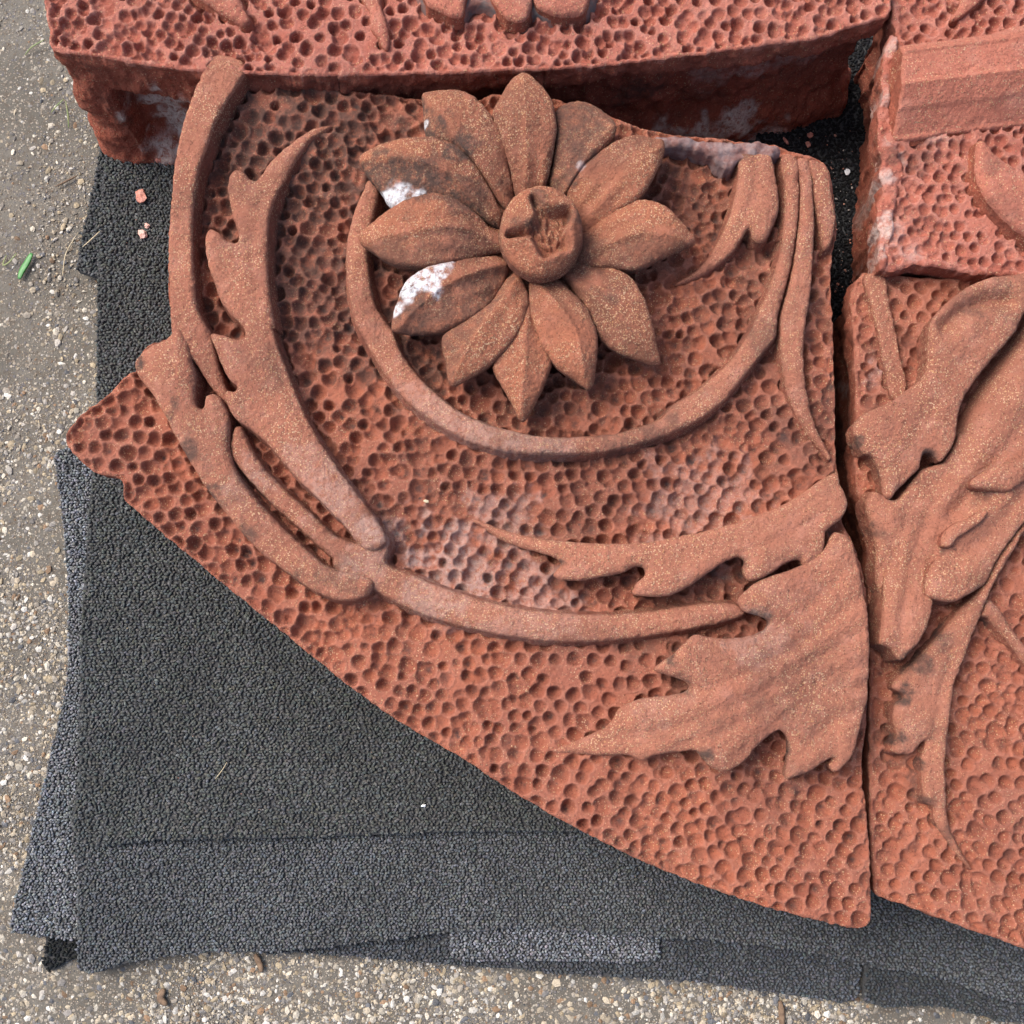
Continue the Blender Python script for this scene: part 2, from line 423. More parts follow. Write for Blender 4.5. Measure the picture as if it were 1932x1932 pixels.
def vcol_mat(name, rough=.9, bumpsc=900, bstr=.5, bd=.0005, spec=.3):
    m, t, b = nodes(name); N = NB(t); co = N.n('ShaderNodeTexCoord').outputs['Object']
    a = N.n('ShaderNodeAttribute', attribute_name='tint')
    n = N.ramp(N.noise(co, bumpsc, 3, .6), .3, .7, .72, 1.18)
    col = N.mix(1.0, a.outputs['Color'], n, 'MULTIPLY')
    N.l(col, b.inputs['Base Color']); b.inputs['Roughness'].default_value = rough; b.inputs['Specular IOR Level'].default_value = spec
    N.l(N.bump(N.noise(co, bumpsc * 1.6, 3, .6), bstr, bd), b.inputs['Normal'])
    return m
M['stone'] = vcol_mat('pebble', .75)
M['yarn'] = vcol_mat('charcoal_yarn', .97, 1500, .9, .0006, .12)

def scatter(name, T, TF, pos, rot, scl, tint, mat, smooth_, parent=None, jitter=0):
    """many small solids joined into one mesh; rot = (n,3,3), scl = (n,3)"""
    n = len(pos); k = len(T)
    B = np.repeat(T[None], n, 0)
    if jitter: B = B * (1 + rng.normal(0, jitter, (n, k, 1)))
    V = np.einsum('nij,nkj->nki', rot, B * scl[:, None, :]) + pos[:, None, :]
    F = (TF[None] + (np.arange(n) * k)[:, None, None]).reshape(-1, 3)
    me = mesh_np(name, V.reshape(-1, 3) - parent_loc(parent)[None], tris=F, smooth_=smooth_)
    ca = me.color_attributes.new('tint', 'FLOAT_COLOR', 'POINT')
    c4 = np.concatenate([np.repeat(tint, k, 0), np.ones((n * k, 1))], 1).astype(np.float32); ca.data.foreach_set('color', c4.ravel())
    me.materials.append(mat)
    return link(name, me, parent)
def rotm(rz, rx=None, ry=None):
    n = len(rz); c, s = np.cos(rz), np.sin(rz); Z = np.zeros((n, 3, 3)); Z[:, 0, 0] = c; Z[:, 0, 1] = -s; Z[:, 1, 0] = s; Z[:, 1, 1] = c; Z[:, 2, 2] = 1
    if rx is not None:
        c, s = np.cos(rx), np.sin(rx); X = np.zeros((n, 3, 3)); X[:, 0, 0] = 1; X[:, 1, 1] = c; X[:, 1, 2] = -s; X[:, 2, 1] = s; X[:, 2, 2] = c; Z = Z @ X
    if ry is not None:
        c, s = np.cos(ry), np.sin(ry); X = np.zeros((n, 3, 3)); X[:, 1, 1] = 1; X[:, 0, 0] = c; X[:, 0, 2] = s; X[:, 2, 0] = -s; X[:, 2, 2] = c; Z = Z @ X
    return Z
import bmesh
def ico(sub):
    bm = bmesh.new(); bmesh.ops.create_icosphere(bm, subdivisions=sub, radius=1)
    V = np.array([v.co[:] for v in bm.verts]); F = np.array([[v.index for v in f.verts] for f in bm.faces]); bm.free(); return V, F
OCT = np.array([(1,0,0),(0,1,0),(-1,0,0),(0,-1,0),(.2,.1,1),(0,0,-1)], float); OCTF = np.array([(0,1,4),(1,2,4),(2,3,4),(3,0,4),(1,0,5),(2,1,5),(3,2,5),(0,3,5)])
ICO1, ICO1F = ico(1); ICO2, ICO2F = ico(2)

# ------------------------------------------------------------------ carpet pieces
hemi = []; hf_ = []
NH = 4
for k in range(NH): hemi.append((math.cos(k * 2 * math.pi / NH), math.sin(k * 2 * math.pi / NH), -.35))
for k in range(NH): hemi.append((.80 * math.cos(k * 2 * math.pi / NH + .5), .80 * math.sin(k * 2 * math.pi / NH + .5), .58))
hemi.append((0, 0, .95)); HEMI = np.array(hemi)
for k in range(NH):
    a, b = k, (k + 1) % NH; hf_ += [(a, b, NH + a), (b, NH + b, NH + a), (NH + a, NH + b, 2 * NH)]
HEMIF = np.array(hf_)
m_, t_, b_ = nodes('carpet_backing'); b_.inputs['Base Color'].default_value = (.035, .035, .036, 1); b_.inputs['Roughness'].default_value = 1; M['backing'] = m_
GAP_SHADE = [(1440,150),(1440,300),(1530,330),(1540,930),(1640,930),(1640,420),(1700,330),(1700,30),(1600,60)]
LAID = []; HIDE = []          # outlines (at carpet height) under which no pile is built
def carpet(label, outline, z, tone, spacing, seed, curl=None, thick=.006, group='layers of charcoal carpet', light=0.0, rowang=0.0, fuzz=.9):
    rs = np.random.default_rng(seed)
    P = ccw(jag(smooth(unp(outline, z), .004), .0012, 260, seed))
    LAID.append(unp(outline, z - thick)[::1])
    c = P.mean(0); root = thing('carpet_piece', label, 'carpet', (c[0], c[1], z - thick), group)
    zf = (lambda x, y: np.zeros_like(x)) if curl is None else curl
    g_hf = lambda g: zf(g.X, g.Y) - .0012
    patch('backing', root, P, z, g_hf, M['backing'], z - thick, res=.006, dmax=.01)
    lo, hi = P.min(0), P.max(0)
    sx, sy = spacing; ca, sa = math.cos(rowang), math.sin(rowang)
    ext = np.hypot(*(hi - lo)); nx, ny = int(ext / sx), int(ext / sy)
    I, J = np.meshgrid(np.arange(nx) - nx / 2, np.arange(ny) - ny / 2)
    x = (I + .5 * (J % 2)) * sx + rs.normal(0, sx * .22, I.shape); y = J * sy + rs.normal(0, sy * .2, I.shape)
    X = c[0] * 0 + (lo[0] + hi[0]) / 2 + x * ca - y * sa; Y = (lo[1] + hi[1]) / 2 + x * sa + y * ca
    X, Y = X.ravel(), Y.ravel()
    k = (X > lo[0]) & (X < hi[0]) & (Y > lo[1]) & (Y < hi[1]); X, Y = X[k], Y[k]
    k = inside(X, Y, P); X, Y = X[k], Y[k]
    k = (X > -.56) & (X < .56) & (Y > -.56) & (Y < .56)
    for hp in HIDE: k &= ~inside(X, Y, hp)
    X, Y = X[k], Y[k]; n = len(X)
    zz = z + zf(X, Y) + rs.normal(0, .00035, n)
    rz = rowang + rs.normal(0, .75, n) + (rs.random(n) < .25) * 1.4
    scl = np.stack([sx * .62 * rs.uniform(.75, 1.35, n), sy * .50 * rs.uniform(.75, 1.25, n), .0016 * rs.uniform(.7, 1.4, n) * fuzz], 1)
    lum = np.exp(rs.normal(0, .17, n)) * (1 + .16 * fbm(X, Y, 26, 3, seed)) + light * (rs.random(n) < .25)
    tint = np.array(tone)[None] * lum[:, None] * np.stack([1 + rs.normal(0, .05, n), np.ones(n), 1 + rs.normal(0, .06, n)], 1)
    o = scatter('pile', HEMI, HEMIF, np.column_stack([X, Y, zz]), rotm(rz, rs.normal(0, .3, n), rs.normal(0, .3, n)), scl, np.clip(tint, .004, .6), M['yarn'], True, root, .06)
    tag(o, kind='stuff')
    # frayed pile along the cut edge
    return root

# outline of the flower fragment (used below and to skip hidden pile)
A_OUT = [(400,110),(378,150),(350,230),(330,320),(320,400),(316,480),(317,560),(322,632),(300,642),(275,652),(259,680),(254,700),(240,704),(200,745),(152,780),(122,820),(126,842),
 (176,890),(226,905),(234,942),(300,1002),(400,1085),(480,1150),(560,1215),(640,1280),(720,1340),(800,1390),(880,1437),(960,1490),(1040,1538),(1120,1580),(1200,1620),(1300,1662),(1400,1698),
 (1500,1728),(1600,1750),(1630,1752),(1643,1742),(1645,1700),(1642,1600),(1637,1540),(1630,1480),(1628,1430),(1634,1380),(1639,1300),(1641,1220),(1637,1130),(1624,1060),(1606,1016),(1590,980),(1584,900),(1578,860),(1577,780),(1574,680),(1573,600),(1569,545),
 (1571,490),(1580,430),(1577,390),(1570,340),(1560,310),(1530,292),(1490,282),(1466,272),(1400,264),(1330,256),(1270,252),(1200,236),(1120,205),(1050,185),(1000,178),(930,176),(900,186),(800,184),(720,175),(640,166),(560,152),(480,147),(455,140),(440,120)]
Z_CARPET = .028
for hid in (A_OUT, [(420,-60),(420,150),(1300,130),(1600,60),(1640,-60)], [(1740,-60),(1740,420),(2100,420),(2100,-60)], [(1700,640),(1740,1580),(2100,1700),(2100,640)]):
    hp = smooth(unp(hid, Z_CARPET), .02); HIDE.append((hp - hp.mean(0)) * .92 + hp.mean(0))
CZ = {1: Z_CARPET, 2: .021, 3: .014, 4: .013, 6: .007}
carpet('broad top sheet of dark charcoal carpet under the flower fragment, straight lower edge',
 [(203,250),(192,360),(186,470),(183,600),(181,760),(174,880),(165,1000),(155,1150),(150,1300),(148,1450),(149,1584),(300,1584),(480,1581),(660,1576),(860,1570),(1060,1568),(1300,1570),(1700,1570),(2000,1560),(2000,60),(1500,60),(300,60),(210,200)],
 CZ[1], (.078, .081, .078), (.0032, .0024), 21, light=.06)
carpet('added near-black strip standing for the deep shade in the gap between the fragments', GAP_SHADE, Z_CARPET + .0045, (.013, .013, .014), (.0032, .0024), 29, light=.01, thick=.004)  # added strip; its black colour stands in for shade on the carpet
carpet('grey carpet sheet showing below the straight edge of the top sheet',
 [(149,1500),(147,1650),(146,1800),(150,1832),(185,1834),(230,1818),(330,1803),(420,1797),(520,1796),(600,1789),(700,1777),(800,1765),(900,1756),(980,1752),(1060,1754),(1144,1763),(1250,1770),(1326,1773),(1440,1784),(1578,1808),(1646,1825),(1760,1842),(2000,1880),(2000,1500),(1000,1500)],
 CZ[2], (.088, .092, .095), (.0028, .0023), 22, light=.25)
carpet('lowest long carpet sheet along the bottom edge, over pebbly paving',
 [(470,1700),(480,1792),(560,1797),(663,1804),(835,1818),(1006,1832),(1178,1845),(1326,1853),(1406,1866),(1543,1884),(1606,1890),(1618,1878),(1625,1800),(1625,1700)],
 CZ[3], (.060, .064, .070), (.0030, .0024), 23, light=.3)
carpet('dark carpet sheet at the bottom right corner beneath the leaf fragment',
 [(1628,1700),(1634,1840),(1640,1892),(1760,1898),(2000,1918),(2000,1700)],
 CZ[3] + .0012, (.052, .056, .060), (.0030, .0024), 24, light=.25)
carpet('narrow lighter grey carpet strip poking out at the bottom',
 [(848,1700),(849,1770),(853,1806),(868,1814),(960,1814),(1100,1814),(1238,1814),(1244,1790),(1244,1700)],
 CZ[3] + .0035, (.120, .124, .134), (.0028, .0022), 25, light=.7)
carpet('blue grey carpet flap with a ragged slanting edge at left',
 [(108,850),(114,940),(124,1060),(129,1180),(126,1270),(114,1340),(100,1400),(84,1470),(64,1550),(46,1620),(34,1680),(18,1740),(24,1757),(60,1764),(100,1770),(145,1774),(260,1774),(260,800),(180,852)],
 CZ[4], (.135, .140, .146), (.0027, .0022), 26, light=.6)
carpet('worn carpet corner sticking out left below the long block',
 [(196,240),(190,270),(178,330),(165,400),(152,460),(146,508),(165,516),(186,520),(260,520),(260,240)],
 CZ[4] + .002, (.075, .077, .076), (.0032, .0024), 27, light=.2)
carpet('small black carpet scrap under the bottom left corner',
 [(90,1750),(86,1790),(80,1825),(90,1832),(112,1822),(140,1806),(200,1806),(200,1740)],
 CZ[6], (.018, .020, .020), (.0032, .0025), 28)

# gravel set in the paving
def gravel(n, smin, smax, T, TF, smooth_, name, jit, seed):
    rs = np.random.default_rng(seed)
    u = np.concatenate([rs.uniform(-60, 235, n), rs.uniform(-60, 2000, n), rs.uniform(1000, 2000, n // 12)])
    v = np.concatenate([rs.uniform(-60, 2000, n), rs.uniform(1735, 2000, n), rs.uniform(1835, 2000, n // 12)])
    dens = np.where((u < 235) & (v < 720), .45, 1.0) * np.where(u < 70, np.clip(.4 + .6 * (v - 500) / 700, .35, 1), 1)
    keep = rs.random(len(u)) < dens; u, v = u[keep], v[keep]
    xy = unp(np.stack([u, v], 1), 0.0); k = np.ones(len(xy), bool)
    for P in LAID: k &= ~inside(xy[:, 0], xy[:, 1], P)
    xy = xy[k]; m = len(xy)
    s = smin * (smax / smin) ** (rs.random(m) ** 2.2)
    pal = np.array([[.56, .50, .40], [.48, .40, .29], [.40, .32, .21], [.30, .26, .21], [.22, .20, .18], [.13, .13, .135], [.62, .58, .51], [.27, .17, .10], [.42, .38, .33]])
    tint = pal[rs.choice(9, m, p=[.17, .15, .13, .13, .10, .06, .10, .07, .09])] * rs.uniform(.45, .95, (m, 1))
    scl = np.stack([s * rs.uniform(.75, 1.3, m), s * rs.uniform(.6, 1.0, m), s * rs.uniform(.3, .55, m)], 1)
    z = s * rs.uniform(-.26, .06, m) + .0002
    o = scatter(name, T, TF, np.column_stack([xy, z]), rotm(rs.uniform(0, 6.28, m), rs.normal(0, .25, m)), scl, tint, M['stone'], smooth_, None, jit)
    return tag(o, kind='stuff')
tag(gravel(24000, .00055, .0018, OCT, OCTF, False, 'fine_gravel', .22, 11), 'fine pale and brown grit set in the worn paving', 'gravel')
tag(gravel(6500, .0014, .0040, ICO1, ICO1F, False, 'gravel', .13, 12), 'rounded tan, white and grey pebbles set in the worn paving', 'gravel')

# ================================================================== the flower fragment
ZA = Z0
ca_ = unp([(960, 900)], ZA)[0]
FA = thing('terracotta_fragment', 'large terracotta fragment with carved flower and scrolling stems in the middle', 'terracotta fragment', (ca_[0], ca_[1], Z_CARPET), 'terracotta fragments on the carpet')
def st(lst, z):
    out = []
    for (u, v, rad, amt) in lst:
        x, y = unp([(u, v)], z)[0]; out.append((x, y, rad * .0004, amt))
    return out
A_ST = {'soot_shade': st([(560,300,300,.8),(560,520,240,.65),(760,640,170,.75),(1000,720,160,.5),(850,880,260,.22),(1150,900,300,.3),(1330,1150,170,.45),(1080,1040,120,.35),(1500,820,140,.4),(620,460,160,.3),(700,200,110,.5),(1400,640,150,.35),(430,230,80,.5),(1330,380,150,.5),(1450,560,130,.5),(450,600,70,.6)], ZA),
        'bloom': st([(850,1060,110,.32),(940,1010,100,.2),(1010,1130,90,.24),(1330,960,120,.16),(720,1000,60,.25)], ZA)}
Y_STEM = unp([(966, 1130)], ZA)[0][1]
def zoneA(x, y):
    low = y < Y_STEM - .35 * (x + .05) * (x < -.05) * -1 + 0 * x
    return (2.0, .80, .92, .25) if low else (2.3, 1.0, 1.0, 0.0)
def slabA(g):
    H1, d1, r1 = punches(g, .0115, .0062, .0068, 2.3, 41, jit=.12, zone=zoneA)
    n = fbm(g.X, g.Y, 25, 3, 5) * .0010 + fbm(g.X, g.Y, 330, 3, 8) * .00030
    edge = dome(g.D, .0045, .0028) - .0018 * sstep(.25, .8, fbm(g.X, g.Y, 140, 3, 44)) * sstep(.009, .001, g.D)
    return H1 * sstep(0, .004, g.D) + n + edge, {'dirt': d1, 'rim': r1}
patch('pitted_slab', FA, jag(smooth(unp(A_OUT, ZA)), .0007, 260), ZA, slabA, M['ground'], Z_CARPET - .002,
      walls=((0, 0), (.08, .0005), (.3, -.003), (1, -.010)), res=.00096, ring=.014, dmax=.012, wnoise=.003, stains=A_ST)

def carved(name, pts, top, H, rad, parent=FA, zslab=ZA, mat=None, walls=((0, 0), (.35, .0003), (1, .0022)), grooves=(), bumps=(), extra=None, res=.0010, lump=.0006, stains=None, jg=.0004, zb=-.004, slope=None, wnoise=.0006, soot_shade_fn=None):
    """raised ornament: outline traced at its own height above the pitted ground"""
    z = zslab + top
    P = jag(smooth(unp(pts, z - H * .6), .0014), jg, 300, len(pts))
    GV = [(unp(p, z - H * .3), wd, dp) for p, wd, dp in grooves]
    BV = [(unp([p], z)[0], rd, hh) for p, rd, hh in bumps]
    def hf(g):
        h = dome(g.D, .0024, .0020) + dome(g.D, rad, H) * .55 - .0012 * sstep(.30, .75, fbm(g.X, g.Y, 170, 3, 61)) * sstep(.0045, .0005, g.D) + fbm(g.X, g.Y, 45, 3, 13) * lump * 1.4 + fbm(g.X, g.Y, 130, 3, 19) * .0004 + fbm(g.X, g.Y, 430, 2, 9) * .00042
        pit = np.maximum(0, fbm(g.X, g.Y, 420, 2, 77) - .55) * -.0011
        h = h + pit
        for p, wd, dp in GV: h = h + groove(g, p, wd, dp)
        for c, rd, hh in BV: h = h + hh * np.exp(-((g.X - c[0]) ** 2 + (g.Y - c[1]) ** 2) / rd ** 2)
        if slope is not None:
            a, b = unp([slope[0]], z)[0], unp([slope[1]], z)[0]; e = b - a
            t = np.clip(((g.X - a[0]) * e[0] + (g.Y - a[1]) * e[1]) / (e @ e), 0, 1); h = h + slope[2] * (t * t * (3 - 2 * t))
        if extra is not None: h = h + extra(g)
        return h
    return patch(name, parent, P, z, hf, mat or M['carved'], zslab + zb, walls=walls, res=res, dmax=max(rad * 1.05, .006), wnoise=wnoise, wfreq=160, stains=stains, soot_shade_fn=soot_shade_fn)

# edge moulding
carved('rim_moulding', r(1, [(1150,325),(1215,303),(1330,335),(1347,392),(1270,520),(1190,660),(1140,800),(1090,950),(1065,1100),(1055,1300),(1065,1500),(1085,1700),(1150,1820),(1178,1939),(1200,2039),(1245,2169),(1268,2262),
   (1240,2240),(1180,2160),(1115,2070),(1060,1985),(990,1930),(945,1870),(932,1650),(925,1400),(935,1150),(960,900),(1010,660),(1080,460),(1120,380)]),
   .020, .0030, .0045, walls=((0, 0), (1, .001)), slope=((400, 560), (420, 760), -.009))
S_CUR = {'soot_shade': st([(330,760,30,.8),(360,850,28,.8),(400,930,26,.8),(470,1010,26,.7),(560,1085,24,.7),(255,690,20,.9),(520,700,60,.3),(640,1080,40,.5)], ZA + .02),
         'bloom': st([(700,1000,46,.4),(640,940,70,.3),(690,1060,60,.2),(480,900,60,.2),(820,1130,90,.3),(1000,1170,130,.16),(590,880,70,.2)], ZA + .02)}
# lower leaf with its long stem
carved('leaf_stem', r(4, [(548,262),(590,200),(640,160),(720,130),(760,85),(800,65),(838,130),(852,190),(862,250),(885,330),(880,400),(888,490),(920,508),(938,440),(972,424),(1020,450),(1058,520),(1072,600),(1066,700),(1085,800),(1120,880),(1200,990),(1300,1100),(1400,1200),(1500,1290),(1600,1370),(1700,1402),(1800,1420),(1860,1460),
   (1830,1530),(1760,1560),(1680,1562),(1600,1540),(1500,1490),(1400,1420),(1280,1330),(1160,1220),(1080,1120),(980,1000),(900,880),(840,780),(760,640),(700,520),(640,420),(570,330)]),
   .021, .009, .013, bumps=[((330,690),.014,.002)], stains=S_CUR)
carved('middle_stem', r(4, [(1100,610),(1135,602),(1180,700),(1250,820),(1340,920),(1450,1020),(1560,1120),(1660,1210),(1770,1250),(1850,1290),(1840,1400),(1760,1420),(1700,1380),(1600,1300),(1500,1210),(1400,1120),(1300,1030),(1180,900),(1090,790),(1070,700)]),
   .015, .008, .010, stains=S_CUR)
IL = r(1, [(1800,630),(1690,655),(1580,740),(1500,820),(1440,910),(1405,972),(1362,970),(1338,938),(1290,918),(1255,960),(1248,1030),(1265,1130),(1282,1200),(1304,1260),(1302,1330),(1250,1322),(1190,1270),(1150,1258),(1128,1300),(1130,1380),(1150,1480),(1180,1560),(1205,1640),(1262,1720),(1330,1790),(1346,1848),(1300,1862),(1220,1842),(1165,1830)]) \
   + r(4, [(962,110),(985,170),(1020,260),(1062,340),(1110,385),(1100,410),(1055,408),(1040,432),(1062,500),(1100,560),(1180,620),(1250,672),(1300,725),(1360,800),(1440,890),(1530,975),(1630,1080),(1720,1170),(1770,1245),(1850,1290),(1930,1240),(1910,1170)]) \
   + r(4, [(1830,1055),(1740,940),(1650,820),(1570,700),(1500,580),(1440,440),(1390,310),(1340,180),(1300,50)]) \
   + r(1, [(1510,1800),(1480,1600),(1470,1400),(1480,1200),(1510,1080),(1560,950),(1620,820),(1700,710),(1780,660)])
carved('acanthus_frond', IL, .021, .005, .008, stains=S_CUR, slope=((470, 420), (580, 215), -.017),
   grooves=[(r(1, [(1700,740),(1560,930),(1420,1150),(1390,1400),(1420,1640)]), .004, .0012), (r(4, [(1280,100),(1330,260),(1440,520),(1700,930)]), .0035, .0016)],
   bumps=[((447,335),.006,.0015),((405,450),.007,.002)])
carved('main_stem', r(4, [(1640,1330),(1700,1262),(1790,1240),(1900,1178),(1950,1240)]) + r(5, [(200,1165),(300,1212),(450,1278),(600,1330),(800,1388),(1000,1425),(1200,1440),(1400,1445),(1600,1432),(1800,1405),(1950,1385),(2080,1382),(2135,1398),(2165,1440),(2100,1472),(1950,1510),(1800,1540),(1600,1570),(1400,1592),(1200,1600),(1000,1587),(800,1555),(600,1510),(400,1450),(250,1382),(130,1312),(30,1258),(-60,1250)]),
   .016, .0085, .0125, stains=S_CUR, walls=((0, 0), (1, .0035)), grooves=[(r(5, [(300,1260),(600,1375),(900,1445),(1300,1480),(1700,1460)]), .0016, .0009)])
# scroll ring round the flower
RING = r(2, [(285,990),(262,1040),(205,1170),(172,1300),(165,1450),(175,1600),(205,1750)]) + r(5, [(55,-90),(130,40),(210,160),(300,270),(400,350),(520,430),(650,495),(800,542),(950,563),(1100,568),(1300,562),(1500,532),(1700,472)]) \
   + r(6, [(0,640),(150,568),(300,450),(420,300),(500,200),(572,110)]) + r(3, [(605,1740),(645,1600),(682,1450),(706,1300),(720,1150),(724,1000),(712,872),(630,850),(643,1000),(646,1150),(632,1300),(602,1450),(552,1600),(482,1750)]) \
   + r(6, [(440,60),(340,220),(240,320),(120,420),(0,492)]) + r(5, [(1700,372),(1500,440),(1330,466),(1150,472),(980,457),(820,422),(680,372),(540,292),(420,190),(330,90),(265,-10),(230,-110)]) + r(2, [(330,1690),(300,1560),(285,1420),(295,1290),(325,1160),(345,1060),(330,1000)])
carved('scroll_ring', RING, .015, .0055, .0085, walls=((0, 0), (1, .003)), stains={'soot_shade': st([(690,760,40,.5),(1000,860,120,.4),(1200,830,100,.5),(1440,640,60,.4)], ZA + .012), 'bloom': st([(900,800,110,.28),(820,760,90,.24),(1010,830,90,.2)], ZA + .012)})
carved('outer_band', r(3, [(712,872),(770,872),(790,950),(802,1100),(806,1250),(800,1400),(790,1550),(775,1700)]) + r(6, [(738,0),(725,150),(730,280),(750,400),(780,520),(820,620),(858,695),(888,775),(840,725),(770,645),(700,535),(640,402),(608,250),(598,100)]) + r(3, [(628,1730),(655,1620),(690,1470),(712,1320),(727,1150),(731,1000)]),
   .016, .005, .008, stains=None, slope=((1520, 600), (1570, 860), -.010))
carved('edge_leaf', r(3, [(775,880),(868,912),(890,960),(905,1050),(930,1180),(926,1260),(902,1340),(872,1352),(842,1250),(815,1120),(798,1000)]), .017, .006, .009, slope=((1545, 330), (1570, 460), -.007))
carved('small_leaf', r(3, [(398,850),(480,846),(566,862),(592,980),(612,1080),(606,1180),(572,1250),(542,1322),(500,1332),(468,1308),(448,1258),(420,1290),(370,1368),(300,1428),(200,1488),(100,1522),(60,1524),(150,1470),(230,1400),(292,1300),(342,1180),(372,1060),(390,950)]),
   .018, .007, .011, slope=((1390, 400), (1285, 520), -.015), grooves=[(r(3, [(480,900),(480,1080),(400,1230),(280,1380)]), .005, .0015)],
   stains={'soot_shade': st([(1400,300,30,.5)], ZA), 'bloom': []})
mt = patch('mortar_strip', FA, jag(smooth(unp(r(3, [(-60,736),(150,750),(300,770),(480,765),(560,780),(622,810),(612,850),(540,852),(450,858),(400,872),(350,912),(300,900),(230,835),(100,800),(0,792),(-70,772)]), ZA + .018)), .0014, 200), ZA + .020,
      lambda g: dome(g.D, .004, .004) + fbm(g.X, g.Y, 140, 4, 3) * .0034 - .004, M['mortar'], ZA - .006, walls=((0, 0), (1, .001)), dmax=.008, wnoise=.0012, wfreq=150)
# upper frond of the right-hand leaf
L1 = r(5, [(660,905),(800,955),(950,1000),(1100,1030),(1300,1050),(1500,1056),(1640,1048)]) + r(6, [(0,1215),(150,1187),(300,1150),(450,1100),(600,1040),(720,970),(800,910),(880,865),(905,862),(925,920),(952,980),(960,1050),(930,1110),(880,1150),(842,1190),(836,1250),(825,1310),(780,1350),(722,1372),(700,1340),(640,1350),(560,1400),(480,1442),(420,1452),(388,1400),(395,1345),(350,1325),(270,1360),(170,1430),(80,1490),(0,1530)]) \
   + r(5, [(1690,1346),(1620,1346),(1548,1330),(1562,1280),(1612,1230),(1602,1190),(1550,1185),(1480,1220),(1380,1236),(1280,1256),(1180,1256),(1110,1232),(1130,1195),(1152,1162),(1100,1122),(1000,1090),(900,1058),(800,1010),(720,955)])
carved('upper_frond', L1, .024, .0075, .011, slope=((1150, 1040), (890, 985), -.020), grooves=[(r(6, [(60,1330),(300,1250),(550,1150),(800,1000)]), .006, .0012), (r(6, [(380,1310),(560,1230),(820,1090)]), .004, .0014)],
   bumps=[((1430,1080),.012,.003),((1260,1095),.012,.002)],
   stains={'soot_shade': st([(1060,1060,16,.8),(1205,1075,22,.8),(1400,1055,20,.7)], ZA + .02), 'bloom': []}, walls=((0, 0), (.25, -.0005), (1, -.004)))
L2 = r(7, [(1690,30),(1640,112),(1520,200),(1400,250),(1280,290),(1180,370),(1158,410),(1190,460),(1270,488),(1326,522),(1290,570),(1200,602),(1080,612),(980,600),(920,590),(870,632),(800,698),(740,740),(700,782),(760,810),(850,838),(892,880),(850,912),(760,930),(650,940),(560,972),(508,1005),(470,1080),(380,1140),(280,1185),(200,1215),(140,1245),(250,1258),(400,1266),(560,1262),(640,1290),(720,1256),(820,1240),(922,1230),(962,1270),(1010,1320),(1060,1342),(1130,1330),(1200,1280),(1260,1210),(1330,1150),(1392,1116),(1432,1160),(1436,1230),(1424,1330),(1420,1382),(1480,1370),(1560,1332),(1640,1282),(1684,1270),(1660,1310),(1682,1342),(1722,1330),(1780,1260),(1810,1170),(1832,1080),(1860,1000),(1872,960),(1882,800),(1882,600),(1870,450),(1840,300),(1800,130),(1765,50)])
V2 = [r(7, p) for p in ([(250,1220),(700,1130),(1200,950),(1600,720),(1870,540)], [(560,970),(1000,880),(1500,640),(1850,370)], [(900,640),(1200,640),(1500,470),(1780,210)], [(800,1220),(1100,1110),(1500,900),(1870,740)], [(1150,1280),(1350,1090),(1600,930),(1870,860)], [(1450,1330),(1560,1180),(1700,1060),(1850,990)])]
carved('broad_leaf', L2, .026, .0085, .013, slope=((1330, 1330), (1060, 1430), -.020), grooves=[(v, .0055, .0022) for v in V2], bumps=[((1290,1240),.014,.003),((1440,1160),.016,.003),((1520,1440),.012,.003)], lump=.0012,
   stains={'soot_shade': st([(1470,1410,28,.9),(1440,1170,34,.8),(1260,1245,20,.8),(1290,1300,30,.8),(1320,1425,20,.9),(1500,1290,120,.22)], ZA + .02), 'bloom': st([(1420,1200,70,.16),(1250,1320,60,.12)], ZA + .02)}, walls=((0, 0), (.25, -.0005), (1, -.004)))

